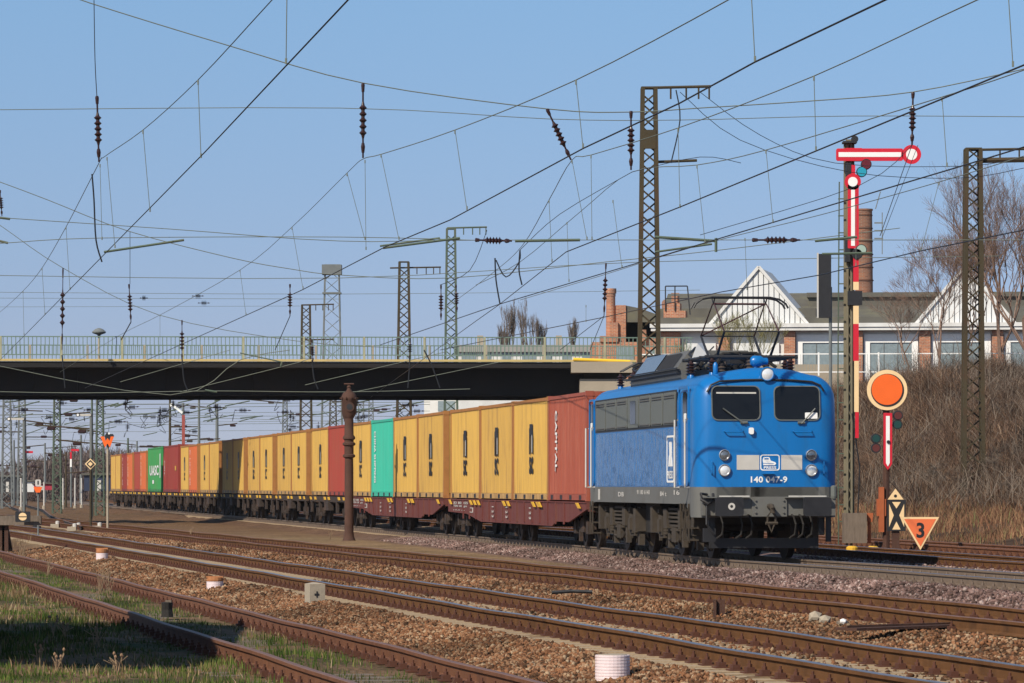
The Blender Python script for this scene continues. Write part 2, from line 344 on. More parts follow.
bp = N.new('ShaderNodeBump'); bp.inputs['Strength'].default_value = .8; bp.inputs['Distance'].default_value = .04
L.new(vo.outputs['Distance'], bp.inputs['Height']); L.new(bp.outputs[0], b.inputs['Normal'])
me.materials.append(m); go = bpy.data.objects.new('ground', me); sc.collection.objects.link(go); tag(go, kind='structure')
# ------------------------------------------------------------------ loose stones (stuff)
t_ = (1 + 5 ** .5) / 2
ICO = np.array([(-1, t_, 0), (1, t_, 0), (-1, -t_, 0), (1, -t_, 0), (0, -1, t_), (0, 1, t_), (0, -1, -t_), (0, 1, -t_), (t_, 0, -1), (t_, 0, 1), (-t_, 0, -1), (-t_, 0, 1)]) / 1.9
ICF = np.array([(0, 11, 5), (0, 5, 1), (0, 1, 7), (0, 7, 10), (0, 10, 11), (1, 5, 9), (5, 11, 4), (11, 10, 2), (10, 7, 6), (7, 1, 8), (3, 9, 4), (3, 4, 2), (3, 2, 6), (3, 6, 8), (3, 8, 9), (4, 9, 5), (2, 4, 11), (6, 2, 10), (8, 6, 7), (9, 8, 1)])
def np_mesh(name, V, Fc, m, smooth=False):
    me = bpy.data.meshes.new(name); me.vertices.add(len(V)); me.vertices.foreach_set('co', V.astype(np.float32).ravel())
    k = Fc.shape[1]; me.loops.add(Fc.size); me.loops.foreach_set('vertex_index', Fc.astype(np.int32).ravel())
    me.polygons.add(len(Fc)); me.polygons.foreach_set('loop_start', np.arange(len(Fc), dtype=np.int32) * k)
    me.materials.append(m); me.update(); o = bpy.data.objects.new(name, me); sc.collection.objects.link(o); return o
def stones(name, X, Y, size, m, sink=.25):
    n = len(X); Vs = np.repeat(ICO[None], n, 0) * (1 + NR.uniform(-.38, .38, (n, 12, 1)))
    Vs *= NR.uniform(.6, 1.35, (n, 1, 3)); a = NR.uniform(0, 6.28, n); b_ = NR.uniform(0, 6.28, n)
    ca_, sa = np.cos(a)[:, None], np.sin(a)[:, None]; x = Vs[..., 0] * ca_ - Vs[..., 1] * sa; y = Vs[..., 0] * sa + Vs[..., 1] * ca_
    cb_, sb = np.cos(b_)[:, None], np.sin(b_)[:, None]; y2 = y * cb_ - Vs[..., 2] * sb; z = y * sb + Vs[..., 2] * cb_
    s_ = (size / 2)[:, None]; V = np.stack([x * s_ + X[:, None], y2 * s_ + Y[:, None], z * s_ + (gz(X, Y) + size * sink)[:, None]], -1).reshape(-1, 3)
    Fc = (ICF[None] + (np.arange(n) * 12)[:, None, None]).reshape(-1, 3)
    return np_mesh(name, V, Fc, m)
def stone_mat(name, stops, patch=0):
    m = bpy.data.materials.new(name); m.use_nodes = True; N = m.node_tree.nodes; L = m.node_tree.links; b = N['Principled BSDF']
    b.inputs['Roughness'].default_value = .95; b.inputs['Specular IOR Level'].default_value = .15
    g = N.new('ShaderNodeNewGeometry'); r = N.new('ShaderNodeValToRGB'); L.new(g.outputs['Random Per Island'], r.inputs[0]); el = r.color_ramp.elements
    while len(el) < len(stops): el.new(.5)
    for q, (p, c) in zip(el, stops): q.position = p; q.color = (*c, 1)
    if patch:
        tcn = N.new('ShaderNodeTexCoord'); nz = N.new('ShaderNodeTexNoise'); nz.inputs['Scale'].default_value = patch; nz.inputs['Detail'].default_value = 4; L.new(tcn.outputs['Object'], nz.inputs['Vector'])
        mr = N.new('ShaderNodeMapRange'); mr.inputs[1].default_value = .36; mr.inputs[2].default_value = .64; mr.inputs[3].default_value = .6 if patch < .5 else .45; mr.inputs[4].default_value = 1.3; L.new(nz.outputs[0], mr.inputs[0])
        sc2 = N.new('ShaderNodeVectorMath'); sc2.operation = 'SCALE'; L.new(r.outputs[0], sc2.inputs[0]); L.new(mr.outputs[0], sc2.inputs['Scale']); L.new(sc2.outputs[0], b.inputs['Base Color'])
    else: L.new(r.outputs[0], b.inputs['Base Color'])
    return m
SB = stone_mat('brown_ballast', [(0, (0.04, 0.024, 0.013)), (.25, (0.11, 0.050, 0.025)), (.55, (0.20, 0.092, 0.044)), (.8, (0.215, 0.125, 0.07)), (1, (0.30, 0.22, 0.14))], .45)
SP = stone_mat('pink_ballast', [(0, (0.05, 0.032, 0.026)), (.4, (0.135, 0.083, 0.070)), (.8, (0.22, 0.14, 0.12)), (1, (.33, .26, .23))], .4)
def sample(n, y0, y1, fa, fb, p=1.0):
    Y = y0 + (y1 - y0) * NR.random(n) ** p; a = fa(Y); b_ = fb(Y); X = a + (b_ - a) * NR.random(n); ok = np.abs(X) < .1249 * Y + 3
    return X[ok], Y[ok]
a1 = lambda Y: arr(T1, Y, 1); a2 = lambda Y: arr(T2, Y, 1); a3 = lambda Y: arr(T3, Y, 1); a4 = lambda Y: arr(T4, Y, 1)
XY = [sample(26000, 29, 62, lambda Y: a1(Y) + .95, lambda Y: a2(Y) - 1.25, 1.2), sample(26000, 33, 75, lambda Y: a2(Y) + 1.2, lambda Y: a3(Y) - 1.0, 1.2),
      sample(16000, 62, 110, lambda Y: a1(Y) + .95, lambda Y: a2(Y) - 1.2), sample(14000, 75, 140, lambda Y: a2(Y) + 1.2, lambda Y: a3(Y) - 1.0),
      sample(3000, 30, 70, lambda Y: a2(Y) - .6, lambda Y: a2(Y) + .6)]
X = np.concatenate([q[0] for q in XY]); Y = np.concatenate([q[1] for q in XY]); s_ = NR.uniform(.024, .055, len(X)) * (1 + (Y > 62) * .3)
tag(stones('brown_ballast_stones', X, Y, s_, SB), 'loose orange brown ballast stones between the tracks', 'ballast', kind='stuff')
XY = [sample(17000, 56, 130, lambda Y: a4(Y) - 2.15, lambda Y: a4(Y) - 1.0), sample(6000, 56, 95, lambda Y: a4(Y) + .9, lambda Y: a4(Y) + 3.9)]
X = np.concatenate([q[0] for q in XY]); Y = np.concatenate([q[1] for q in XY])
tag(stones('pink_ballast_stones', X, Y, NR.uniform(.035, .07, len(X)), SP), 'clean pinkish ballast stones beside the locomotive track', 'ballast', kind='stuff')
# ------------------------------------------------------------------ tracks
PROF = [(-.062, -.16), (.062, -.16), (.062, -.148), (.012, -.128), (.012, -.045), (.034, -.036), (.034, -.006), (.026, 0), (-.026, 0), (-.034, -.006), (-.034, -.036), (-.012, -.045), (-.012, -.128), (-.062, -.148)]
def sweep(mb, k, off, y0, y1):
    pts = []; y = y0
    while y < y1: pts.append(y); y += 1.0 if y < 120 else 4.0
    pts.append(y1); vv = []; ff = []; n = len(PROF); top = []
    wav = R.uniform(0, 6)
    for i, y in enumerate(pts):
        x = tx(k, y); dx = tx(k, y + .5) - tx(k, y - .5); L_ = math.hypot(dx, 1); nxv, nyv = 1 / L_, -dx / L_
        z = tz(k, y) + (0.006 * math.sin(y * .45 + wav) + .004 * math.sin(y * 1.1 + wav) if k < 4 else 0)
        xo = off + (.006 * math.sin(y * .5 + wav) if k < 4 else 0)
        for (a, h) in PROF: vv.append((x + nxv * (xo + a), y + nyv * (xo + a), z + h))
    mb_mi = []
    for i in range(len(pts) - 1):
        for j in range(n):
            j2 = (j + 1) % n; ff.append((i * n + j, i * n + j2, (i + 1) * n + j2, (i + 1) * n + j)); mb_mi.append(1 if j in (6, 7, 8) else 0)
    o = len(mb.v); mb.v += vv; mb.f += [tuple(q + o for q in f) for f in ff]; mb.mi += mb_mi
def sleeper_mb(kind):
    s = MB()
    if kind != 'wood': s.box(-1.2, 1.2, -.12, .12, -.36, -.172)
    else: s.box(-1.3, 1.3, -.13, .13, -.36, -.192)
    s.cur = 1
    for c0 in (-.7525, .7525):
        s.box(c0 - .17, c0 + .17, -.085, .085, -.176, -.158)
        for sg in (-1, 1):
            s.box(c0 + sg * .105 - .035, c0 + sg * .105 + .035, -.06, .06, -.16, -.118)
            s.lathe([(.024, 0), (.024, .03), (.012, .032), (.012, .06)], (c0 + sg * .105, 0, -.12), n=6)
    return s
SL = {k: sleeper_mb(k) for k in ('c', 'wood')}
def track(k, y0, y1, label, pitch, kind, top, side, clip, group='parallel railway tracks in the yard', ys0=None):
    t = thing('railway_track', (tx(k, y0), y0, tz(k, y0)), label, 'railway track', group)
    base = Vector(t.location)
    for off in (-.7525, .7525):
        mb = MB(); sweep(mb, k, off, y0, y1); mb.v = [tuple(Vector(p) - base) for p in mb.v]; mb.build('rail', [side, top], t)
    first = None; y = ys0 or y0 + .3; cnt = 0; rest = MB()
    while y < min(y1, 230):
        x = tx(k, y); ang = -math.atan(tx(k, y + .5) - tx(k, y - .5)); yy = y + R.uniform(-.02, .02)
        if cnt < 99:
            if first is None: first = SL[kind].build('sleeper', [M['wood'] if kind == 'wood' else M['sleeper'], clip], t); o = first
            else: o = first.copy(); sc.collection.objects.link(o); o.parent = t
            o.location = Vector((x, yy, tz(k, y))) - base; o.rotation_euler = (0, 0, ang)
        else:
            mt = Matrix.Translation(Vector((x, yy, tz(k, y))) - base) @ Matrix.Rotation(ang, 4, 'Z'); o_ = len(rest.v)
            rest.v += [tuple(mt @ Vector(q)) for q in SL[kind].v]; rest.f += [tuple(i + o_ for i in f) for f in SL[kind].f]; rest.mi += SL[kind].mi
        cnt += 1; y += pitch
    if rest.v: tag(rest.build('sleeper_row', [M['wood'] if kind == 'wood' else M['sleeper'], clip], t), kind='stuff')
    return t
track(1, 24, 107, 'overgrown rusty siding track nearest the camera, ending at the old buffer stop', .6, 'wood', M['railtop_old'], M['steel_old'], M['clip'], ys0=33)
track(2, 22, 400, 'brown track with shiny rail heads, second from the camera, running past the striped drums', .52, 'c', M['railtop'], M['steel'], M['clip'], ys0=31.5)
track(3, 24, 400, 'dull rust brown track between the shiny track and the pink ballast bed', .55, 'c', M['railtop_old'], M['steel'], M['clip'], ys0=46)
track(4, 24, 880, 'track on pink ballast that the blue locomotive and container train stand on', .6, 'c', M['railtop'], mat('rail_grey_brown', (.16, .115, .08), .75, .1, .2, 5), M['clip_grey'], ys0=57)
track(5, 24, 850, 'track just beyond the locomotive, partly in its shadow', .6, 'c', M['railtop'], M['steel'], M['clip'], ys0=75)
track(6, 24, 399, 'farthest rusty track at the foot of the overgrown slope', .6, 'c', M['railtop_old'], M['steel_old'], M['clip'], ys0=92)
track(7, 150, 419, 'far dark track curving away left of the train tail', .65, 'wood', M['railtop_old'], M['underdark'], M['clip'], ys0=420)
track(8, 230, 419, 'far dark track behind the small orange and grey board', .65, 'wood', M['railtop_old'], M['underdark'], M['clip'], ys0=420)
# ------------------------------------------------------------------ rolling stock
def wheel_mb(r, x, y):
    s = MB()
    for sg in (-1, 1):
        s.lathe([(r * .2, -.07), (r * .35, -.06), (r * .75, -.03), (r * .8, -.065), (r, -.065), (r, .05), (r + .028, .055), (r + .028, .075), (r * .6, .07)], (sg * x, y, r), (-sg, 0, 0), 24)
    s.tube([(-x, y, r), (x, y, r)], .08, 8); return s
LA = math.radians(7.4)
loco = thing('electric_locomotive', (5.12, 80.2, 0), 'blue electric locomotive with grey skirt and raised pantograph at the head of the train', 'locomotive', rz=LA)
HW = 1.43; Y0 = .62; Y1 = 15.05; RC = .38
def front_y(z): return .13 * max(0, z - 2.65) / 1.1
def body_ring(e, q):
    hw = HW - q; top = 3.80 - q * .75; cr = max(.16, .5 - q * .9); crown = .10
    p = [(-hw, 1.43), (-hw, 2.1), (-hw, 2.65)]
    zc = 3.66 - q * .75
    for i in range(7):
        a = math.radians(180 - 90 * i / 6); p.append((-hw + cr + cr * math.cos(a), zc - cr + cr * math.sin(a) * 1.0))
    for i in range(1, 8):
        x = (-hw + cr) + (2 * (hw - cr)) * i / 8; p.append((x, zc + (top - zc) * (1 - (x / (hw - cr)) ** 2)))
    for i in range(7):
        a = math.radians(90 - 90 * i / 6); p.append((hw - cr + cr * math.cos(a), zc - cr + cr * math.sin(a)))
    p += [(hw, 2.65), (hw, 2.1), (hw, 1.43)]
    return p
rings = []
es = [0, .02, .05, .1, .16, .24, .38]
for e in es: rings.append((Y0 + e, RC * (1 - math.sqrt(max(0, 1 - (1 - e / RC) ** 2))), 1))
rings.append((Y0 + 1.6, 0, .3)); rings.append((8, 0, 0)); rings.append((Y1 - 1.6, 0, -.3))
for e in es[::-1]: rings.append((Y1 - e, RC * (1 - math.sqrt(max(0, 1 - (1 - e / RC) ** 2))), -1))
b = MB(); n = 0; vv = []; ff = []
for (y, q, sl_) in rings:
    p = body_ring(0, q); n = len(p)
    for (x, z) in p: vv.append((x, y + sl_ * front_y(z), z))
for i in range(len(rings) - 1):
    for j in range(n): j2 = (j + 1) % n; ff.append((i * n + j, (i + 1) * n + j, (i + 1) * n + j2, i * n + j2))
ff.append(tuple(range(n))); ff.append(tuple((len(rings) - 1) * n + j for j in range(n))[::-1]); b.add(vv, ff)
def wavy_blue():
    m = mat('loco_side_paint_with_glare', (0.004, 0.125, 0.36), 0.22, 0, 0.08, 2, (0.12, 0.28, 0.46), 0.12, 1.2, 0.0, 3, stretch=(1, 1, .5), spec=.8)  # pale streaks painted into the blue in place of wavy reflections
    N = m.node_tree.nodes; L = m.node_tree.links; t = N.new('ShaderNodeTexCoord'); mp_ = N.new('ShaderNodeMapping'); mp_.inputs['Scale'].default_value = (1, 1.6, 1.2)
    nz = N.new('ShaderNodeTexNoise'); nz.inputs['Scale'].default_value = 1.6; nz.inputs['Detail'].default_value = 3; L.new(t.outputs['Object'], mp_.inputs[0]); L.new(mp_.outputs[0], nz.inputs['Vector'])
    bp = N.new('ShaderNodeBump'); bp.inputs['Strength'].default_value = .5; bp.inputs['Distance'].default_value = .07; L.new(nz.outputs[0], bp.inputs['Height']); L.new(bp.outputs[0], N['Principled BSDF'].inputs['Normal']); return m
b.build('body_shell', M['blue'], loco, True)
def ff_(x, z, off): return (x, Y0 + front_y(z) - off, z)       # front face map
def sf(y, z, off): return (-HW - off, y, z)                     # left side map
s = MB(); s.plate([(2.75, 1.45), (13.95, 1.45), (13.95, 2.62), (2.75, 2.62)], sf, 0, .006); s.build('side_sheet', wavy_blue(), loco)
# skirt
b = MB(); out_ = []
def sb(y):
    if y < 1.25: return .83
    if y < 2.0: return .83 + .26 * math.sin((y - 1.25) / .75 * math.pi / 2)
    if y < 13.9: return 1.09
    return 1.09 - .26 * (1 - math.cos((y - 13.9) / 1.15 * math.pi / 2))
yl = [Y0 + RC + .02 + i * .2 for i in range(int((Y1 - Y0 - 2 * RC) / .2))]
po = [(-HW + RC + i * (2 * HW - 2 * RC) / 6, Y0) for i in range(7)]
arc = lambda cx, cy, a0: [(cx + RC * math.cos(math.radians(a0 + 15 * i)), cy + RC * math.sin(math.radians(a0 + 15 * i))) for i in range(1, 6)]
po += arc(HW - RC, Y0 + RC, -90) + [(HW, y) for y in yl] + arc(HW - RC, Y1 - RC, 0) + [(HW - RC, Y1), (-HW + RC, Y1)] + arc(-HW + RC, Y1 - RC, 90) + [(-HW, y) for y in yl[::-1]] + arc(-HW + RC, Y0 + RC, 180)
n = len(po); k = 1.002
vv = [(x * k, y, 1.432) for x, y in po] + [(x * k, y, sb(y)) for x, y in po] + [(x * .97, y, sb(y)) for x, y in po] + [(x * .97, y, 1.43) for x, y in po]
b.add(vv, [(r * n + i, r * n + (i + 1) % n, (r + 1) * n + (i + 1) % n, (r + 1) * n + i) for r in range(3) for i in range(n)])
b.box(-1.42, 1.42, 1, 14.8, 1.3, 1.40)
b.build('skirt', M['skirt'], loco)
for wn, (wx0, wx1) in (('left', (-1.10, -.16)), ('right', (.15, 1.04))):
    P = rrect(wx0, wx1, 2.76, 3.41, .11); b = MB(); b.plate(P, ff_, -.02, .012); wo = b.build('windscreen', M['glass'], loco)
    b = MB(); b.ring(rrect(wx0 - .02, wx1 + .02, 2.74, 3.43, .12), P, ff_, 0, .028); b.build('window_frame', M['panelgrey'], wo)
    b = MB(); px = wx0 + .62 if wn == 'left' else wx0 + .52; tx_ = px + (-.42 if wn == 'left' else .28)
    b.tube([ff_(px, 2.68, .05), ff_(tx_, 2.98, .06)], .014, 6); b.tube([ff_(px - .07, 2.70, .03), ff_(px + .07, 2.70, .03)], .03, 6); b.build('wiper', M['panelgrey'], wo)
    b = MB()
    if wn == 'left': b.plate(rrect(wx0 + .08, wx1 - .06, 3.27, 3.30, .01), ff_, .013, .016); b.build('sun_visor', M['palegrey'], wo)
    else: b.plate(rrect(wx1 - .29, wx1 - .04, 2.78, 2.90, .02), ff_, .013, .016); b.build('paper_sheet', M['white'], wo)
b = MB(); gp = [(-1.2, 3.30), (-1.12, 3.44), (-.95, 3.515), (-.5, 3.54), (0, 3.55), (.5, 3.54), (.9, 3.51), (1.07, 3.44), (1.14, 3.32)]
b.tube([ff_(x, z, .015) for x, z in gp], .022, 6); b.build('rain_gutter', M['black'], loco)
def lamp(x, z, r, on=True, nm='headlight', dy=0.0):
    b = MB(); y = ff_(x, z, 0)[1] + dy
    b.lathe([(r, .1), (r * 1.02, 0), (r * 1.05, -.05), (r * .92, -.055), (r * .9, -.03)], (x, y, z), (0, 1, 0), 24); o = b.build(nm, M['chrome'] if r < .12 else M['blue'], loco, True)
    b = MB(); b.lathe([(r * .9, -.03), (r * .6, -.05), (r * .2, -.058)], (x, y, z), (0, 1, 0), 20); b.build('lens', M['lens'] if on else mat('dark_lens', (.22, .24, .26), .15, .6, .4, 60), o, True)
for x in (-.87, .87): lamp(x, 1.76, .115); lamp(x, 2.06, .105, False, 'marker_light')
lamp(0, 3.66, .135, dy=-.04)
b = MB()
for x0, x1 in ((-.62, -.17), (.27, .69)): b.plate([(x0, 1.77), (x1, 1.77), (x1, 2.06), (x0, 2.06)], ff_, 0, .008)
build_split(b, 'blank_plate', M['palegrey'], loco)
b = MB(); b.ring(rrect(-.15, .24, 1.755, 2.07, .05), rrect(-.13, .22, 1.775, 2.05, .04), ff_, 0, .007)
b.plate([(-.09, 1.86), (.14, 1.86), (.17, 1.89), (.15, 1.92), (.06, 1.95), (.03, 2.02), (-.08, 2.02), (-.1, 1.97)], ff_, 0, .008)
y = Y0 - .009; text(b, 'PRESS', (-.08, y, 1.785), (.25, 0, 0), (0, 0, .055)); eb = b.build('front_emblem', M['white'], loco)
b = MB(); b.plate([(-.07, 1.975), (.02, 1.975), (.015, 2.0), (-.065, 2.0)], ff_, .008, .011); b.plate([(-.1, 1.895), (.12, 1.885), (.12, 1.895), (-.1, 1.905)], ff_, .008, .011); b.build('emblem_detail', M['blue'], eb)
b = MB(); text(b, '140 047-9', (-.34, Y0 - .008, 1.515), (.73, 0, 0), (0, 0, .125)); b.build('front_number', M['white'], loco)
b = MB(); b.box(-.11, .13, Y0 - .16, Y0, 1.685, 1.70); b.build('step_plate', M['blue'], loco)
for x0 in (-.88, .50):
    b = MB(); b.tube([ff_(x0, 2.54, 0), ff_(x0, 2.53, .07), ff_(x0 + .04, 2.515, .08), ff_(x0 + .36, 2.515, .08), ff_(x0 + .38, 2.54, 0)], .013, 6); b.build('handrail', M['blue'], loco)
for x0 in (-1.12, 1.12):
    b = MB(); b.tube([ff_(x0, 1.68, 0), ff_(x0, 1.70, .07), ff_(x0, 1.92, .07), ff_(x0, 1.94, 0)], .013, 6); b.build('handrail', M['blue'], loco)
b = MB(); b.plate(rrect(-.38, -.29, 2.47, 2.6, .03), ff_, 0, .07); b.build('camera_box', M['white'], loco)
# side louvre panels, doors
for i in range(7):
    w_ = (13.8 - 2.9) / 7; y0 = 2.9 + i * w_ + .03; y1 = y0 + w_ - .13
    b = MB(); b.plate(rrect(y0, y1, 2.70, 3.36, .05), sf, 0, .03); po_ = b.build('ventilation_panel', M['panelgrey'], loco)
    if i == 3:
        b = MB(); b.plate(rrect(y0 + .35, y1 - .35, 2.78, 3.28, .05), sf, .03, .036); b.build('side_window', M['glass'], po_)
    else:
        b = MB()
        for zz in (2.73, 3.24, 3.29): b.plate([(y0 + .1, zz), (y1 - .1, zz), (y1 - .1, zz + .025), (y0 + .1, zz + .025)], sf, .03, .05)
        b.build('louvre', M['roofgrey'], po_)
b = MB(); b.plate([(2.84, 2.66), (13.86, 2.66), (13.86, 3.40), (2.84, 3.40)], sf, 0, .012); b.build('panel_band', M['black'], loco)
for dy0, dy1 in ((1.38, 2.55), (13.99, 14.75)):
    b = MB(); b.ring(rrect(dy0, dy1, 1.45, 3.44, .12), rrect(dy0 + .05, dy1 - .05, 1.47, 3.39, .1), sf, 0, .03); do = b.build('cab_door', M['blue'], loco)
    b = MB(); b.plate(rrect(dy0 + .3, dy0 + .75, 2.72, 3.33, .12), sf, 0, .01); b.build('door_window', M['glass'], do)
    b = MB(); b.plate(rrect(dy0 + .32, dy0 + .6, 2.72, 2.9, .04), sf, .01, .014); b.build('number_card', M['white'], do)
    for yy in (dy0 + .02, dy1 + .05):
        b = MB(); b.tube([sf(yy, 1.42, 0), sf(yy, 1.42, .09), sf(yy, 2.78, .09), sf(yy, 2.78, 0)], .022, 6); b.build('grab_rail', M['palegrey'], do)
b = MB(); b.ring(rrect(3.15, 4.05, 1.52, 2.48, .08), rrect(3.2, 4.0, 1.56, 2.44, .07), sf, .006, .014)
b.plate([(3.45, 2.35), (3.75, 2.35), (3.72, 2.1), (3.78, 2.05), (3.85, 1.85), (3.35, 1.85), (3.45, 2.05)], sf, .006, .012)
text(b, 'PRESS', (-HW - .014, 3.95, 1.6), (0, -.65, 0), (0, 0, .16)); b.build('side_emblem', M['white'], loco)
b = MB()
for (y0, y1, z0, tx0) in ((10.5, 9.7, 1.22, 'DB'), (7.9, 6.2, 1.27, '91 80 6140'), (4.9, 4.1, 1.24, '84 t'), (3.2, 2.5, 1.27, '16')):
    text(b, tx0, (-HW * k - .006, y0, z0), (0, y1 - y0, 0), (0, 0, .1))
b.plate([(13.2, 1.14), (13.45, 1.14), (13.45, 1.38), (13.2, 1.38)], sf, .004, .01); b.build('side_lettering', M['palegrey'], loco)
# buffer beam, buffers, coupler, hoses
b = MB(); b.box(-1.33, 1.33, .48, .70, .87, 1.22); b.box(-1.33, -.4, .30, .62, 1.215, 1.235); b.box(.3, 1.2, .30, .62, 1.215, 1.235); b.box(-.35, .35, .44, .5, .85, 1.24)
for x in (-.28, .28):
    for z in (.93, 1.05, 1.17): b.lathe([(.02, 0), (.02, -.03)], (x, .44, z), (0, 1, 0), 6)
b.build('buffer_beam', M['skirt'], loco)
b = MB(); b.box(-1.02, -.42, .32, .34, 1.237, 1.262); b.box(.36, 1.12, .32, .34, 1.237, 1.262); build_split(b, 'step_edge', M['palegrey'], loco)
for x in (-.875, .875):
    b = MB(); b.lathe([(.15, .48), (.15, .3), (.11, .3), (.11, .05)], (x, 0, 1.05), (0, 1, 0), 16); bo = b.build('buffer', M['skirt'], loco, True)
    b = MB(); b.plate(rrect(x - .28, x + .28, .86, 1.23, .05), lambda a, z, o: (a, -o + .05, z), 0, .045); b.build('buffer_plate', M['black'], bo)
    if x < 0: b = MB(); b.ring(circ(x + .04, 1.05, .07, 16), circ(x + .04, 1.05, .03, 16), lambda a, z, o: (a, -o + .05, z), .045, .049); b.build('grease_spot', M['palegrey'], bo)
b = MB(); b.tube([(0, .46, 1.05), (0, .2, 1.05), (0, .1, 1.0), (0, .12, .93)], .055, 8); b.tube([(0, .2, .98), (-.08, .2, .85), (-.08, .22, .72)], .025, 6); b.tube([(0, .2, .98), (.08, .2, .85), (.08, .22, .72)], .025, 6)
b.tube([(-.12, .22, .72), (.12, .22, .72)], .035, 6); b.tube([(-.06, .22, .7), (0, .22, .55), (.06, .22, .7)], .025, 6); b.build('coupling_hook', M['under'], loco, True)
for x, hl in ((-1.0, .5), (-.62, .55), (-.42, .5), (.45, .55), (.6, .6), (.78, .5)):
    b = MB(); b.tube([(x, .46, .88), (x, .3, .86), (x + .04, .24, .7), (x + .02, .26, .5), (x - .07, .34, .42)], .022, 6); b.build('brake_hose', M['underdark'], loco)
b = MB(); b.tube([(-1.22, .6, 1.28), (-1.36, .48, 1.3), (-1.36, .42, 1.18), (-1.24, .36, 1.1), (-1.12, .42, 1.18), (-1.12, .48, 1.3)], .03, 6); b.box(-1.32, -1.16, .38, .5, 1.1, 1.24); b.tube([(-1.25, .44, 1.1), (-1.26, .4, .7), (-1.1, .4, .5)], .025, 6); b.build('cable_socket', M['black'], loco)
b = MB(); b.lathe([(.05, 0), (.06, .05), (.06, .24), (.03, .26)], (1.30, .5, 1.2), n=10); b.build('tail_lamp', M['panelgrey'], loco)
b = MB(); b.box(-1.1, 1.1, 1.0, 1.05, .22, .42)
for x in (-1.1, 1.1): b.box(x - .06, x + .06, .7, .85, .5, .9)
b.box(1.16, 1.26, .55, .62, .35, .95); b.box(-1.30, -1.05, .55, .62, .35, .62); b.build('rail_guard', M['black'], loco)
# bogies
for ci, cy in enumerate((4.15, 11.45)):
    b = MB(); b.box(-1.12, -1.0, cy - 2.5, cy + 2.5, .72, .92); b.box(1.0, 1.12, cy - 2.5, cy + 2.5, .72, .92); b.box(-1, 1, cy - .3, cy + .3, .6, .95)
    for sg in (-1, 1): b.box(-1.0, 1.0, cy + sg * 2.45 - .06, cy + sg * 2.45 + .06, .7, .9)
    bo = b.build('bogie', M['underdark'], loco)
    for wy in (cy - 1.7, cy + 1.7):
        wheel_mb(.625, .755, wy).build('wheelset', M['tyre'], bo, True)
        for sg in (-1, 1):
            b = MB(); X_ = sg * 1.16
            b.bx(X_, wy, .625, .22, .42, .40); b.bx(X_ + sg * .1, wy, .625, .12, .26, .26); b.bx(X_, wy, .40, .16, .7, .07)
            for q in (-.34, .34):
                for zz in range(7): b.lathe([(.10, 0), (.10, .035)], (X_, wy + q, .45 + zz * .06), n=10)
                b.bx(X_, wy + q, .92, .2, .22, .08)
            b.bx(X_, wy - .62, .65, .06, .16, .7); b.bx(X_, wy + .62, .6, .05, .12, .6); b.bx(X_, wy - .75, .32, .12, .22, .3)
            b.beam((X_, wy - .75, .9), (X_, wy - .2, .22), .05); b.build('axle_box', M['under'], bo)
    for sg in (-1, 1):
        b = MB(); X_ = sg * 1.22
        for zz in range(6): b.bx(X_, cy, .55 + zz * .085, .10, 1.5 - .16 * abs(zz - 3), .045)
        b.bx(X_ - sg * .02, cy - .9, .78, .22, .42, .40); b.bx(X_ - sg * .02, cy + .9, .78, .22, .42, .40); b.bx(X_, cy, .45, .12, .5, .3); b.bx(X_, cy - 1.05, .38, .10, .2, .35)
        b.tube([(X_, cy - .9, .5), (X_, cy - .3, .32), (X_, cy + .9, .35)], .03, 6); b.build('leaf_spring', M['under'], bo)
        b = MB(); b.bx(sg * 1.2, cy - 2.45, .72, .24, .32, .5); b.tube([(sg * 1.2, cy - 2.45, .5), (sg * .9, cy - 2.4, .16)], .025, 6); b.bx(sg * 1.25, cy + 2.4, .75, .2, .26, .55); build_split(b, 'sand_box', M['under'], bo)
for yy in (1.35, 1.95, 14.2):
    b = MB()
    for zz in (.95, .6, .36): b.box(-1.42, -1.25, yy, yy + .34, zz, zz + .03)
    b.beam((-1.45, yy + .02, 1.1), (-1.45, yy + .02, .36), .03); b.beam((-1.45, yy + .38, 1.1), (-1.45, yy + .38, .36), .03); b.build('footstep', M['under'], loco)
b = MB(); b.box(-1.1, -.3, 6.9, 8.8, .45, 1.1); b.box(.3, 1.1, 6.9, 8.8, .45, 1.1); build_split(b, 'battery_box', M['underdark'], loco)
# roof
b = MB(); b.box(-.95, .95, 5.2, 11.8, 3.62, 3.86)
pr = [(-.95, 3.85), (-.62, 4.30), (.62, 4.30), (.95, 3.85)]
b.plate(pr, lambda a, z, o: (a, o, z), 6.0, 11.5)
b.build('roof_hood', M['roofgrey'], loco)
b = MB()
for i in range(12): yy = 6.5 + i * .16; b.add([(-.90, yy, 3.93), (-.68, yy, 4.24), (-.72, yy + .08, 4.26), (-.94, yy + .08, 3.95)], [(0, 1, 2, 3)])
b.build('roof_louvre', M['black'], loco)
b = MB(); b.add([(-.955, 8.8, 3.87), (-.955, 11.45, 3.87), (-.64, 11.45, 4.31), (-.64, 8.8, 4.31)], [(0, 1, 2, 3)]); b.build('roof_panel', mat('dull_metal_sheet', (.16, .19, .23), .25, .3, .1, 2), loco)
b = MB()
for i in range(44): b.bx(-1.0, 5.2 + i * .15, 3.84, .06, .05, .09)
for i in range(2): b.tube([(-1.05 , 5.1, 3.80 + i * .1), (-1.05, 11.8, 3.80 + i * .1)], .015, 6)
b.build('roof_walkway_edge', M['black'], loco)
INS = [(.055, 0), (.10, .03), (.05, .05), (.05, .07), (.10, .09), (.05, .11), (.05, .13), (.10, .15), (.05, .17), (.045, .19), (.09, .21), (.04, .24), (.04, .28)]
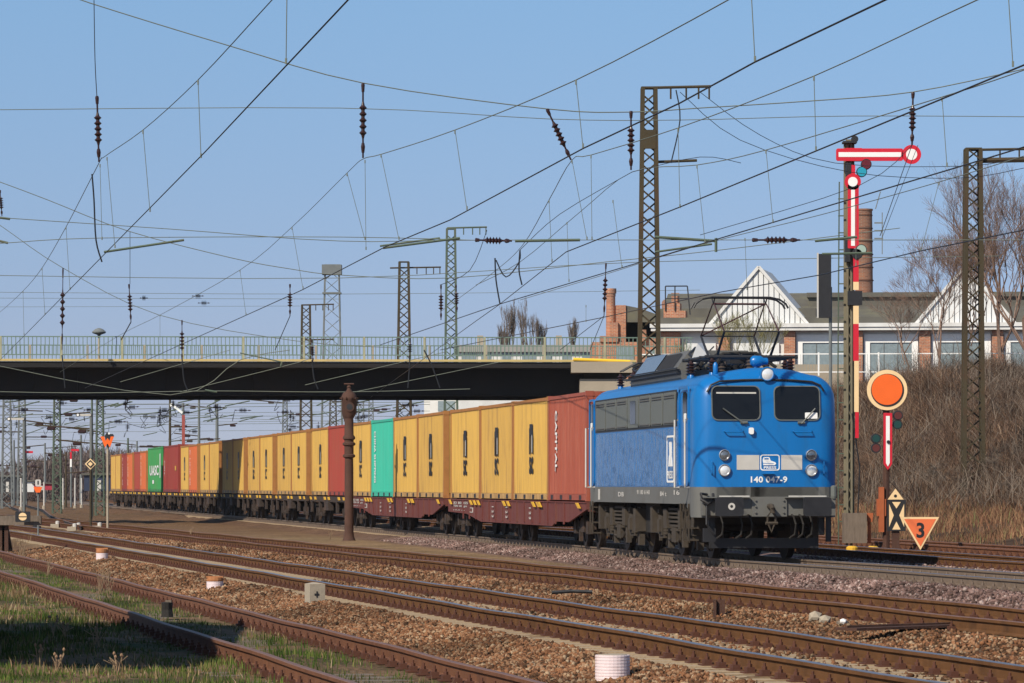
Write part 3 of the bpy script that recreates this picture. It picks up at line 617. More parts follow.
for (x, y) in ((-.8, 2.35), (.8, 2.35), (-.8, 4.95), (.8, 4.95), (-.5, 5.6), (-.9, 4.2), (-.8, 12.3), (.8, 12.3), (-.8, 14.2), (.8, 14.2), (-.3, 13.3), (.9, 3.4)):
    b = MB(); z0 = 3.62; b.lathe([(.07, 0), (.06, .1), (.05, .12)], (x, y, z0), n=10); bo = b.build('insulator_base', M['blue'], loco, True)
    b = MB(); b.lathe([(r, h) for r, h in INS], (x, y, z0 + .12), n=14); b.build('insulator', M['porcelain'], bo)
b = MB(); b.tube([(-.9, 2.3, 4.05), (-.9, 5.2, 4.05)], .03, 8); b.tube([(.9, 2.3, 4.05), (.9, 5.2, 4.05)], .03, 8)
for yy in (2.35, 3.0, 4.3, 5.0): b.tube([(-.95, yy, 4.05), (.95, yy, 4.05)], .035, 8)
for i in range(10): b.beam((-.7 + .15 * i, 4.35, 4.0), (-.7 + .15 * i, 5.3, 3.9), .03)
b.tube([(-.5, 5.6, 4.0), (-.3, 6.3, 4.15), (0, 6.6, 4.4)], .015, 5); b.bx(0, 3.6, 4.03, .5, .5, .18); b.bx(.3, 5.2, 3.98, .4, .5, .25)
b.tube([(-.6, 5, 4.02), (-.7, 5.6, 4.2), (-.5, 6, 4.35)], .03, 6); b.build('pantograph_base_frame', M['black'], loco)
for i in range(9):
    b = MB(); x = R.uniform(-.85, .85); y = R.uniform(2.2, 5.6); b.lathe([(.05, 0), (.09, .04), (.05, .07), (.09, .11), (.05, .14), (.08, .18), (.03, .24)], (x, y, 3.78), n=10); b.tube([(x, y, 4.0), (x + R.uniform(-.5, .5), y + .4, 4.12), (x + R.uniform(-.6, .6), y + .9, 3.98)], .016, 5); b.build('roof_insulator', mat('dusty_insulator', (.06, .045, .038), .7, 0, .3, 6), loco)
for yy in (2.6, 3.4, 4.6):
    b = MB(); b.tube([(-.7, yy, 3.85), (-.5, yy + .2, 4.12), (.2, yy + .3, 4.14), (.6, yy + .2, 3.85)], .04, 6); b.build('air_pipe', M['underdark'], loco)
b = MB(); b.lathe([(.07, 0), (.11, .05), (.11, .2), (.07, .26), (.07, .34), (.04, .36)], (-.1, 1.9, 3.95), (1, 0, 0), 14); b.tube([(.0, 1.9, 3.95), (0, 1.9, 3.7)], .04, 6); b.build('air_valve', M['blue'], loco, True)
b = MB(); b.lathe([(.03, 0), (.05, .05), (.05, .25), (.02, .3)], (-.85, 1.7, 3.62), n=10); b.build('whistle', M['blue'], loco, True)
# raised pantograph
pg = MB(); cyp = 3.65; kz = 4.56; hz_ = 5.17; kr = MB()
for sg in (-1, 1):
    for q in (-1, 1):
        kr.tube([(sg * .55, cyp + q * .45, 4.08), (sg * .56, cyp + q * 1.35, kz)], .030, 8, .024)
    for q in (-1, 1): pg.tube([(sg * .56, cyp + q * 1.35, kz), (sg * .54, cyp + q * .1, hz_)], .017, 6, .014)
kr.tube([(-.56, cyp - 1.35, kz), (.56, cyp - 1.35, kz)], .014, 6); kr.tube([(-.56, cyp + 1.35, kz), (.56, cyp + 1.35, kz)], .014, 6)
pg.tube([(-.56, cyp + 1.35, kz), (.54, cyp + .1, hz_)], .014, 6); pg.tube([(-.54, cyp, hz_), (.54, cyp, hz_)], .024, 6)
po_ = kr.build('pantograph', M['black'], loco); pg.build('upper_arm', mat('dark_red_arm', (.05, .018, .018), .5), po_)
for dy in (-.17, .17):
    b = MB(); b.tube([(-.98, cyp + dy, 5.08), (-.93, cyp + dy, 5.17), (-.8, cyp + dy, 5.26), (-.6, cyp + dy, 5.30), (.6, cyp + dy, 5.30), (.8, cyp + dy, 5.26), (.93, cyp + dy, 5.17), (.98, cyp + dy, 5.08)], .022, 6)
    b.tube([(-.54, cyp, hz_), (-.54, cyp + dy, 5.29)], .014, 5); b.tube([(.54, cyp, hz_), (.54, cyp + dy, 5.29)], .014, 5); b.build('contact_strip', M['black'], po_)
b = MB()
for i in range(2): b.tube([(-.55, 11 + i, 4.35), (.55, 11 + i, 4.35)], .03, 6)
for sg in (-1, 1): b.tube([(sg * .5, 12.6, 3.95), (sg * .55, 14.0, 4.12), (sg * .5, 12.9, 4.2)], .03, 6)
for q in (0, .35): b.tube([(-.95, 13.0 + q, 4.05), (-.6, 13.0 + q, 4.24), (.6, 13.0 + q, 4.24), (.95, 13.0 + q, 4.05)], .022, 6)
b.build('lowered_pantograph', M['black'], loco)
b = MB(); b.add([(-.75, 5.25, 4.0), (-.55, 5.9, 4.02), (-.2, 5.4, 4.02), (-.58, 5.3, 4.42), (-.42, 5.6, 4.44)], [(0, 1, 4, 3), (0, 3, 2), (3, 4, 1, 2), (0, 2, 1)]); b.build('white_cover', M['white'], loco)
# driver's silhouette is only a shade behind the glass: not modelled
# ------------------------------------------------------------------ wagons and containers
GT = 'container wagons of the train'; GC = 'freight containers on the train'
CM = {}
def cmat(name, col, dirt_glare=(0.20, 0.11, 0.05), amt=.35):
    return mat('container_' + name, col, .55, 0, .12, 1.5, dirt_glare, amt * 1.5, 1.9, 0, 3, stretch=(1, 2.6, .22), island=0)
CC = {'y': cmat('yellow', (0.53, 0.325, 0.070)), 'y2': cmat('ochre', (0.48, 0.29, 0.065), amt=.5), 'r': cmat('oxide_red', (0.29, 0.068, 0.038), (.42, .16, .1), .3), 't': cmat('teal', (0.035, 0.40, 0.28), (.1, .35, .25), .3),
      'o': cmat('orange', (0.52, 0.12, 0.035)), 'm': cmat('maroon', (0.24, 0.03, 0.022)), 'g': cmat('green', (0.035, 0.26, 0.07)), 'b': cmat('red', (0.30, 0.045, 0.028))}
FR = mat('container_frame_rusty', (0.35, 0.15, 0.04), .7, 0, .25, 2, (.16, .06, .03), .7, 2)
ZB = 1.09
def c_at(Y):   # centre line of the train
    return Vector((tx(4, Y), Y, 0))
def heading(Y0_, Y1_):
    a = c_at(Y0_); b = c_at(Y1_); d = b - a; return math.atan2(-d.x, d.y)
def container(Ya, L_, col, label, h=2.6, logo=None, zb=ZB):
    a = c_at(Ya); ang = heading(Ya, Ya + L_); o = thing('freight_container', (a.x, a.y, zb), label, 'container', GC, ang); W = 1.22; mt = CC[col]
    b = MB(); p0 = .0; seq = []; y = .12; st = .0
    while y < L_ - .12:
        seq += [(y, 0), (y + .07, .0), (y + .11, .036), (y + .18, .036)]; y += .22
    for sg in (-1, 1):
        vv = []; ff = []
        for (yy, dd) in seq:
            xx = sg * (W - .015 - dd); vv += [(xx, min(yy, L_ - .1), .17), (xx, min(yy, L_ - .1), h - .09)]
        for i in range(len(seq) - 1): ff.append((2 * i, 2 * i + 2, 2 * i + 3, 2 * i + 1))
        b.add(vv, ff)
    b.box(-W + .05, W - .05, .1, L_ - .1, h - .07, h - .03); b.box(-W + .05, W - .05, .1, L_ - .1, .12, .16)
    for sg, yy in ((0, .04), (1, L_ - .04)):
        for i in range(9): x0 = -W + .12 + i * (2 * W - .24) / 9; b.box(x0, x0 + .16, yy - .03, yy + .03, .15, h - .12)
        b.box(-W + .08, W - .08, yy - .01, yy + .01, .15, h - .1)
    b.build('panels', mt, o)
    b = MB()
    for sx in (-1, 1):
        for yy in (.08, L_ - .08):
            b.bx(sx * (W - .08), yy, h / 2, .16, .16, h - .24)
            for zz in (.06, h - .06): b.bx(sx * (W - .08), yy, zz, .18, .18, .12)
        b.box(sx * W - (.07 if sx > 0 else 0), sx * W + (.07 if sx < 0 else 0), .17, L_ - .17, h - .10, h - .02)
    for yy in (.05, L_ - .05): b.box(-W + .17, W - .17, yy - .05, yy + .05, h - .12, h - .01)
    b.build('frame', FR if col in ('y', 'y2', 'o') else mt, o)
    b = MB()
    for sx in (-1, 1):
        x0, x1 = sorted((sx * W, sx * (W - .05))); b.box(x0, x1, .17, L_ - .17, .02, .165)
        for i in range(2 if L_ < 8 else 3): pass
    b.build('bottom_rail', mat('dirty_cream_rail', (.42, .26, .10), .8, 0, .3, 3, (.12, .05, .03), .8, 2) if col in ('y', 'y2') else mt, o)
    b = MB()
    for i in range(int(L_ / 1.5)):
        yy = .8 + i * 1.5; b.box(-W - .004, -W + .02, yy, yy + .36, .03, .14)
    build_split(b, 'fork_pocket', M['black'], o)
    xs_ = -W + .006 - .008
    if logo == 'msc':
        b = MB(); yc = L_ * R.uniform(.47, .53)
        text(b, 'm', (xs_, yc + .34, 1.18 * h / 2.6), (0, -.68, 0), (0, 0, .68)); text(b, 'sc', (xs_, yc + .34, .66 * h / 2.6), (0, -.68, 0), (0, 0, .46))
        b.box(xs_ - .002, xs_ + .0, yc - .30, yc + .24, 1.82, 1.95); lo = b.build('lettering', M['black'], o); b = MB(); b.box(xs_ + .001, xs_ + .003, yc - .22, yc + .0, 1.22, 1.72); b.build('lettering_fill', M['palegrey'], lo)
    elif logo == 'white_v':
        b = MB(); text(b, 'CAPITAL', (xs_, L_ - 1.1, 2.22), (0, 0, -1.5), (0, -.34, 0)); b.build('lettering', M['white'], o)
    elif logo == 'teal_v':
        b = MB(); text(b, 'CHINA SHIPPING', (xs_, L_ - .85, 2.22), (0, 0, -1.75), (0, -.45, 0)); b.build('lettering', M['white'], o)
    elif logo == 'small_v':
        b = MB(); text(b, 'K LINE 20', (xs_, L_ - .8, 2.3), (0, 0, -1.9), (0, -.3, 0)); b.build('lettering', M['white'], o)
    elif logo == 'uasc':
        b = MB(); text(b, 'UASC', (xs_, L_ - 1.6, 1.0), (0, -8.2, 0), (0, 0, .62)); b.box(xs_ - .002, xs_, .75, 1.35, .85, 2.3); b.box(xs_ - .002, xs_, L_ - 5.6, L_ - 4.2, .5, .72); b.build('lettering', M['white'], o)
    elif logo == 'few':
        b = MB(); text(b, 'CAI', (xs_, L_ - .9, 1.85), (0, 0, -.6), (0, -.35, 0)); text(b, 'L', (xs_, L_ - .9, 1.15), (0, 0, -.2), (0, -.35, 0)); b.build('lettering', M['white'], o)
        b = MB(); b.box(xs_ - .002, xs_, 1.6, 2.6, 1.25, 1.5); b.build('sticker', M['yellow'], o)
    return o
def bogie_proto():
    t = MB(); t.box(-.98, -.9, -1.2, 1.2, .42, .62); t.box(.9, .98, -1.2, 1.2, .42, .62); t.box(-.9, .9, -.18, .18, .5, .8)
    for sx in (-1, 1):
        for wy in (-.9, .9):
            t.bx(sx * .99, wy, .46, .18, .30, .30)
            for q in (-.24, .24): t.lathe([(.07, 0), (.07, .22)], (sx * .98, wy + q, .42), n=8)
        t.bx(sx * .98, 0, .52, .14, .5, .34); t.bx(sx * 1.0, .45, .3, .08, .14, .35)
    return t
bg_mesh = bogie_proto().build('bogie', M['wagon_dark']); bw = []
for wy in (-.9, .9): bw.append(wheel_mb(.46, .755, wy).build('wheelset', M['tyre'], bg_mesh, True))
def add_bogie(par, y):
    c = copy_tree(bg_mesh, par); c.location = (0, y, 0); return c
BUF = [(.14, .55), (.14, .35), (.10, .35), (.10, .05), (.22, .05), (.22, 0)]
def wagon(Ya, L_, kind, label):
    a = c_at(Ya); o = thing('container_wagon', (a.x, a.y, 0), label, 'wagon', GT, heading(Ya, Ya + L_)); W = 1.25
    if kind == 'girder':
        b = MB(); y0, y1 = .55, L_ - .55
        P = [(y0, 1.06), (y0, .95), (y0 + .55, .74), (y0 + 2.4, .62), (y0 + 4.0, .50), (y1 - 5.8, .50), (y1 - 3.6, .70), (y1 - .8, .74), (y1, .86), (y1, 1.06)]
        P = [(y0, 1.06), (y0, .9), (y0 + 2.6, .58), (y0 + 4.6, .58), (y0 + 5.2, .46), (L_ - 7.5, .46), (L_ - 4.6, .66), (y1, .70), (y1, 1.06)]
        for sx in (-1, 1): b.plate(P, lambda q, z, off, sx=sx: (sx * (W - off), q, z), 0, .05)
        b.box(-W + .05, W - .05, y0, y0 + .15, .85, 1.05); b.box(-W + .05, W - .05, y1 - .15, y1, .85, 1.05); b.box(-.3, .3, y0, y1, .7, 1.0)
        b.box(-W - .02, W + .02, y0, y1, 1.045, 1.075)
        b.build('side_girder', M['wagon'], o)
        b = MB(); yy = y0 + 3.2
        while yy < y1 - 3: b.box(-W - .03, -W, yy, yy + .1, .52, 1.04); yy += 1.3
        build_split(b, 'rib', M['wagon'], o)
        b = MB()
        text(b, '33 80 455', (-W - .012, L_ - 1.8, .93), (0, -3.1, 0), (0, 0, .07)); text(b, 'TEN GE Sgns', (-W - .012, L_ - 1.8, .83), (0, -2.9, 0), (0, 0, .075)); text(b, '19,0 m', (-W - .012, L_ - 1.8, .74), (0, -2.4, 0), (0, 0, .03))
        for q in (.36, .52, .62): text(b, '1 2 3', (-W - .034, L_ * q, .9), (0, 0, -.3), (0, -.35, 0))
        b.ring(rrect(L_ - 5.9, L_ - 5.2, .70, .84, .01), rrect(L_ - 5.8, L_ - 5.3, .72, .82, .01), lambda q, z, off: (-W - off, q, z), 0, .012); b.build('lettering', M['palegrey'], o)
        for q in (.06, .29, .30, .33, .5, .53, .72, .75, .78, .95):
            b = MB(); yy = L_ * q; b.plate([(yy, 1.05), (yy + .32, 1.05), (yy - .1, .92), (yy - .4, .92)], lambda q_, z, off: (-W - off, q_, z), .03, .06); b.build('locking_lever', M['yellow'], o)
        for y in (2.4, L_ - 2.4): add_bogie(o, y)
        add_bogie(o, L_ / 2)
    else:
        b = MB()
        for sx in (-1, 1): x0, x1 = sorted((sx * W, sx * (W - .1))); b.box(x0, x1, .5, L_ - .5, .86, 1.06)
        b.box(-.25, .25, .5, L_ - .5, .75, 1.0)
        for q in range(7): yy = .55 + q * (L_ - 1.25) / 6; b.box(-W + .1, W - .1, yy, yy + .15, .88, 1.04)
        for sx in (-1, 1): b.bx(sx * 1.2, L_ / 2, .72, .2, 1.4, .36); b.bx(sx * 1.2, 3.9, .7, .1, .25, .5); b.bx(sx * 1.2, L_ - 3.9, .7, .1, .25, .5); b.bx(sx * 1.22, 1.0, .75, .08, .3, .6); b.bx(sx * 1.22, L_ - 1.0, .75, .08, .3, .6)
        b.build('underframe', M['wagon_dark'], o)
        for q in (.08, .2, .45, .55, .8, .92):
            b = MB(); yy = L_ * q; b.plate([(yy, 1.04), (yy + .5, 1.04), (yy + .3, .93), (yy - .2, .93)], lambda q_, z, off: (-W - off, q_, z), 0, .03); b.build('locking_lever', M['yellow'], o)
        for y in (2.3, L_ - 2.3): add_bogie(o, y)
    for yy, sg in ((0, 1), (L_, -1)):
        for x in (-.875, .875):
            b = MB(); b.lathe([(r, sg * h) for r, h in BUF], (x, yy, 1.03), (0, 1, 0), 12); b.build('buffer', M['wagon_dark'], o)
    return o
Y = 96.6
plan = [('girder', [('r', 6.06, 'white_v', 'oxide red container with white vertical lettering directly behind the locomotive'),
                    ('y', 6.06, 'msc', 'ochre yellow container right behind the red container next to the locomotive'),
                    ('y2', 6.06, 'msc', 'yellow container in the middle of the first three yellow ones behind the locomotive'),
                    ('y', 6.06, 'msc', 'yellow container on the rear end of the first wagon behind the locomotive')]),
        ('girder', [('y2', 6.06, 'msc', 'yellow container on the front end of the second brown girder wagon'),
                    ('y', 6.06, 'msc', 'yellow container right in front of the teal container'),
                    ('t', 6.06, 'teal_v', 'teal container with the shadow of the rusty column on it'),
                    ('y', 6.06, 'msc', 'yellow container between the teal container and the rusty column')]),
        ('flat', [('b', 6.06, None, 'bright red container partly hidden by the rusty column'), ('y', 6.06, 'msc', 'yellow container just behind the bright red one at the rusty column')]),
        ('flat', [('y', 6.06, 'msc', 'yellow container third behind the rusty column'), ('y2', 6.06, 'msc', 'yellow container fourth behind the rusty column')]),
        ('flat', [('y', 6.06, 'msc', 'yellow container fifth behind the rusty column, second before the bridge shadow'), ('y2', 6.06, 'msc', 'yellow container just in front of the edge of the bridge shadow')]),
        ('flat', [('y', 6.06, 'msc', 'yellow container where the bridge shadow begins'), ('y2', 6.06, 'msc', 'yellow container wholly in the bridge shadow')]),
        ('flat', [('y', 6.06, None, 'yellow container where the bridge shadow ends'), ('y', 6.06, 'msc', 'sunlit yellow container just behind the bridge shadow, in front of an orange one')]),
        ('flat', [('o', 6.06, 'small_v', 'orange container between two yellow ones behind the bridge shadow'), ('y', 6.06, 'msc', 'yellow container between the orange container and the long maroon one')]),
        ('flat', [('m', 12.19, 'few', 'long maroon container with an orange sticker next to the green one')]),
        ('flat', [('g', 12.19, 'uasc', 'long green container with big white letters')]),
        ('flat', [('o', 6.06, 'small_v', 'orange container right behind the long green one'), ('b', 6.06, None, 'red container between two orange ones near the end of the visible train')]),
        ('flat', [('o', 6.06, 'small_v', 'narrow orange container next to the maroon one near the end of the visible train'), ('m', 6.06, 'small_v', 'maroon container in front of the last two yellow ones')]),
        ('flat', [('y', 6.06, None, 'second to last yellow container at the far end of the train'), ('y', 6.06, None, 'last yellow container at the far end of the train')])]
wl = ['brown girder wagon coupled behind the locomotive', 'second brown girder wagon, carrying the teal container', 'dark flat wagon behind the rusty column carrying a red and a yellow container', 'flat wagon with two yellow containers, next behind the one at the rusty column', 'flat wagon with two yellow containers just before the bridge shadow', 'flat wagon half in the bridge shadow', 'flat wagon on which the bridge shadow ends', 'flat wagon with an orange and a yellow container', 'flat wagon under the long maroon container', 'flat wagon under the long green container', 'flat wagon with an orange and a red container behind the green one', 'flat wagon with an orange and a maroon container near the end of the visible train', 'last flat wagon visible, with two yellow containers']
for (kind, cs), wlab in zip(plan, wl):
    L_ = sum(c[1] for c in cs) + .07 * (len(cs) - 1); k0 = math.cos(heading(Y, Y + L_))
    wagon(Y - .75 * k0, L_ + 1.5, kind, wlab); yy = Y
    for c in cs:
        container(yy, c[1], c[0], c[3], 2.72 if c[1] > 8 else 2.6, c[2], ZB if c[1] < 8 else ZB); yy += (c[1] + .07) * k0
    Y = yy + (1.35 if kind == 'girder' else 1.75) * k0
for o in [bg_mesh] + bw: bpy.data.objects.remove(o)
# ------------------------------------------------------------------ bridge
BY0, BY1, BZ0, BZ1 = 187.0, 198.5, 5.65, 7.25
br = thing('road_bridge', (-12, 187, 0), 'dark steel girder road bridge with railing crossing over the container train', 'bridge')
BX1 = 3.3
def rel(b, o): b.v = [tuple(Vector(p) - Vector(o.location)) for p in b.v]; return b
bs = .055
def by(x, y): return y + bs * (x + 12)
def bbox(b, x0, x1, y0, y1, z0, z1, dz=0):   # box following the slightly skewed bridge
    o = len(b.v); b.box(x0, x1, y0, y1, z0, z1)
    for i in range(o, len(b.v)): x, y, z = b.v[i]; b.v[i] = (x, by(x, y), z)
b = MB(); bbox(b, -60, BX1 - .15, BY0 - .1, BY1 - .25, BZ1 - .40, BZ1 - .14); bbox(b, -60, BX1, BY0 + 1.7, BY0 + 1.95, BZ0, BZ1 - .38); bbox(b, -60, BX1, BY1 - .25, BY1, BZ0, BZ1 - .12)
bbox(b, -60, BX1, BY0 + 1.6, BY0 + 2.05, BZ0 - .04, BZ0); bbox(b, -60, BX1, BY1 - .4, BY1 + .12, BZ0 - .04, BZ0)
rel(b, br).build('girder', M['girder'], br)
b = MB(); x = -58
while x < BX1: bbox(b, x, x + .05, BY0 + 1.64, BY0 + 1.7, BZ0, BZ1 - .42); x += 2.0
rel(b, br).build('stiffener', M['girder'], br)
b = MB(); bbox(b, -60, BX1 + 2.4, BY0 - .18, BY0 + .30, BZ1 - .12, BZ1 - .02); bbox(b, -60, BX1 + 2.4, BY1 - .3, BY1 + .18, BZ1 - .12, BZ1 - .02)
rel(b, br).build('edge_beam', mat('yellowed_edge_paint', (.52, .40, .16), .8, 0, .2, 1, (.25, .16, .08), .5, 1), br)
for ry in (BY0 + .05, BY1 - .05):
    b = MB(); x0, x1 = -60, BX1 + 5
    for zz in (.18, 1.0): 
        for (xa, xb) in ((x0, x1),): b.beam((xa, by(xa, ry), BZ1 + zz), (xb, by(xb, ry), BZ1 + zz), .05)
    x = x0
    while x < x1: b.bx(x, by(x, ry), BZ1 + .58, .034, .034, .84); x += .19
    ro = rel(b, br).build('railing', mat('railing_green_grey', (.13, .19, .155), .6, 0, .15, 2), br)
    b = MB(); x = x0 + 1
    while x < x1: b.bx(x, by(x, ry), BZ1 + .5, .10, .10, 1.04); x += 2.75
    build_split(rel(b, br), 'railing_post', M['concrete'] if ry > 190 else mat('railing_post', (.30, .30, .20), .7, 0, .2, 2), br)
b = MB(); bbox(b, BX1 - .2, BX1 + 2.9, BY0 - .25, BY1, -.5, BZ1 - .9); bbox(b, BX1 - .6, BX1 + 2.2, BY0 - .6, BY1, BZ1 - .62, BZ1 - .12); bbox(b, BX1 + 2.2, BX1 + 12, BY0 + .3, BY0 + 1, 2, BZ1 - .2)
b.box(BX1 + .6, BX1 + 2.5, BY0 + 1.6, BY0 + 1.9, BZ0, BZ1 - .9)
rel(b, br).build('abutment', M['concrete'], br)
b = MB(); b.tube([(BX1 - .5, by(BX1, BY0) - .28, BZ1 - .0), (BX1 + .8, by(BX1, BY0) - .3, BZ1 - .05), (BX1 + 2.1, by(BX1, BY0) - .3, BZ1 - .10)], .07, 8); rel(b, br).build('yellow_pipe', mat('gas_pipe_yellow', (.80, .50, .03), .4, 0, .06, 2), br)
# street lamp on the bridge
lp = PY(99, 358, 190); t = thing('street_lamp', (lp.x, lp.y, BZ1), 'old mushroom shaped street lamp standing on the bridge railing', 'street lamp')
b = MB(); b.tube([(0, 0, 0), (0, 0, 1.05)], .06, 8, .05); b.build('post', M['concrete'], t)
b = MB(); b.lathe([(.03, 1.05), (.07, 1.1), (.07, 1.2), (.30, 1.28), (.33, 1.34), (.2, 1.46), (.06, 1.52)], n=16); b.build('lamp_head', M['mastdist'], t, True)
# fence on the slope crest beside the road (white rails)
f0 = PY(800, 376, 190); f1 = PY(1040, 373, 184)
fz = float(gz(np.array([f0.x]), np.array([f0.y]))[0])
def fence(name, a, b_, h, label, m, sp, bars=True):
    t = thing(name, a, label, 'fence'); d = b_ - a; n = int(d.length / sp)
    B = MB()
    for q in (.12, .98): B.beam(Vector((0, 0, h * q)), d + Vector((0, 0, h * q)), .045)
    B.build('rail', m, t)
    if bars:
        B = MB(); k = int(d.length / .13)
        for i in range(k): p = d * (i / k); B.bx(p.x, p.y, p.z + h * .55, .015, .015, h * .84)
        B.build('mesh_panel', mat('fence_mesh', (.22, .26, .24), .6), t)
    first = None
    for i in range(n + 1):
        if first is None: B = MB(); B.bx(0, 0, h * .5, .07, .07, h * 1.1); first = o = B.build('post', m, t)
        else: o = first.copy(); sc.collection.objects.link(o); o.parent = t
        o.location = d * (i / n)
    return t
fence('metal_fence', PY(640, 375, 186), PY(1060, 374, 183.5), .95, 'white two rail fence with wire mesh along the top of the slope', M['white'], 2.6)
# ------------------------------------------------------------------ buildings
def P(x, y, Y): return PY(x, y, Y)
FY = 214.0
wht = mat('white_render', (.62, .62, .60), .7, 0, .08, 1.5, (.35, .32, .28), .35, .8)
corr = mat('white_corrugated', (.66, .67, .66), .6, 0, .08, 1.5, (.40, .36, .30), .4, .9, stretch=(1, 1, .3))
roofm = mat('roof_felt', (.10, .095, .08), .9, 0, .2, 1, (.16, .15, .08), .6, .5)
winm = mat('reeded_window_glass', (.20, .25, .27), .2, 0, .2, 6, spec=.5)
o0 = P(660, 385, FY); fa = thing('factory_building', (o0.x, FY, 5.5), 'long brick and white factory hall with gabled dormers behind the slope', 'building', rz=-math.radians(7.0 * 0.9))
sF = F / FY
Lf = 34.0; ht = 9.95 - 5.5
b = MB(); b.box(0, Lf, .35, 22, 0, ht - .25); b.build('wall', wht, fa)
b = MB(); b.box(-.45, Lf, -.35, 1.0, ht - .42, ht - .27); b.box(-.5, Lf, -.42, 1.0, ht - .25, ht - .05); b.build('cornice', wht, fa)
b = MB(); b.box(-.3, Lf, .3, 3.3, ht - .05, ht + .3); b.add([(-.3, 3.3, ht + .3), (Lf, 3.3, ht + .3), (Lf, 10, ht + 2.0), (-.3, 10, ht + 2.0)], [(0, 1, 2, 3)]); b.box(7.5, Lf, 6.5, 9, ht + .25, ht + 1.6); b.box(7.4, Lf, 6.3, 9.2, ht + 1.6, ht + 1.85)
b.box(-.3, 8, 3.3, 10, ht, ht + .9)
b.build('roof', roofm, fa)
piers = [.55, 3.35, 6.75, 10.25, 13.75, 17.5, 21.0, 24.6, 28.2]
for i, px in enumerate(piers):
    w_ = .5 if i in (0,) else .29; b = MB(); b.box(px - w_, px + w_, 0, .35, 0, ht - .45); b.build('brick_pier', M['brick'], fa)
for i in range(1, len(piers) - 1):
    x0, x1 = piers[i] + .35, piers[i + 1] - .35; b = MB()
    if i == 1:
        continue
    b.ring([(x0, .3), (x1, .3), (x1, ht - .62), (x0, ht - .62)], [(x0 + .32, .35), (x1 - .32, .35), (x1 - .32, ht - 1.05), (x0 + .32, ht - 1.05)], lambda a, z, o: (a, .35 - o, z), 0, .12)
    wo = b.build('window', M['white'], fa)
    b = MB(); b.box(x0 + .32, x1 - .32, .30, .34, .35, ht - 1.05); b.build('pane', winm, wo)
    b = MB()
    for q in (.33, .66): xx = x0 + .32 + (x1 - x0 - .64) * q; b.box(xx - .02, xx + .02, .27, .30, .35, ht - 1.05)
    b.box(x0 + .32, x1 - .32, .26, .27, 1.2, 1.25); b.build('glazing_bar', M['mastdist'], wo)
b = MB()
b.box(1.4, 2.9, .2, .35, .4, 3.4); b.box(3.8, 6.2, .2, .35, .4, 3.4); b.build('white_gate', corr, fa)
for gx in (5.15, 15.85, 26.2):
    b = MB(); hw = 2.45; gh = 2.85; n = 18
    for i in range(n):
        x0 = -hw + 2 * hw * i / n; x1 = x0 + 2 * hw / n * .82; z0 = gh * (1 - abs(x0) / hw); z1 = gh * (1 - abs(x1) / hw)
        b.plate([(gx + x0, ht - .05), (gx + x1, ht - .05), (gx + x1, ht - .05 + max(.02, z1)), (gx + x0, ht - .05 + max(.02, z0))], lambda a, z, o: (a, .12 - o, z), 0, .05)
    b.plate([(gx - hw, ht - .05), (gx + hw, ht - .05), (gx, ht - .05 + gh)], lambda a, z, o: (a, .2 - o, z), 0, .03)
    go_ = b.build('gable', corr, fa)
    b = MB()
    for sg in (-1, 1):
        b.add([(gx + sg * (hw + .12), 0, ht - .15), (gx, 0, ht + gh + .05), (gx + .4, 6.5, ht + gh + .05), (gx + .4 + sg * (hw + .12), 6.5, ht - .15)], [(0, 1, 2, 3)])
        b.beam((gx + sg * (hw + .12), -.02, ht - .1), (gx, -.02, ht + gh + .07), .06, .16)
    b.build('gable_roof', wht, go_)
b = MB(); z_ = ht - .05; b.box(.15, 1.3, .5, 2, z_, z_ + .72); b.box(.15, 1.0, .52, 1.9, z_ + .72, z_ + 1.12); b.box(.55, .95, .7, 1.1, z_ + 1.12, z_ + 1.5); b.build('brick_stack', M['brick'], fa)
b = MB()
for xq in (.25, .75): b.tube([(xq, .45, z_ + .7), (xq, .45, z_ + 2.0)], .035, 5)
b.tube([(1.55, .45, z_ + .5), (1.4, .45, z_ + 2.0)], .035, 5); b.tube([(.25, .45, z_ + 2.0), (1.4, .45, z_ + 2.0)], .035, 5); b.tube([(.25, .45, z_ + 1.35), (1.45, .45, z_ + 1.35)], .025, 5); b.build('steel_frame', M['black'], fa)
# tall factory chimney
cp = P(864, 315, 236); t = thing('factory_chimney', (cp.x, cp.y, 6), 'tall round brick factory chimney with iron bands behind the semaphore signal', 'chimney')
zt = CAMZ + (HZ - 209) * 236 / F - 6; b = MB(); b.lathe([(.58, 0), (.47, zt - .1), (.51, zt - .1), (.51, zt)], n=24); b.build('shaft', M['sooty_brick'], t, True)
b = MB()
for i in range(7): z = zt - .4 - i * .75; b.lathe([(.47 + i * .012, z), (.50 + i * .012, z), (.50 + i * .012, z + .06), (.47 + i * .012, z + .06)], n=24)
b.build('iron_band', M['rust'], t)
b = MB()
for i in range(3): b.bx(.85, 0, zt - .8 - i * .45, .5, .08, .08)
b.bx(1.05, 0, zt - 1.4, .05, .05, 2.4); b.tube([(.66, 0, zt), (.95, 0, zt + 1)], .03, 5); b.build('antenna', M['mastdist'], t)
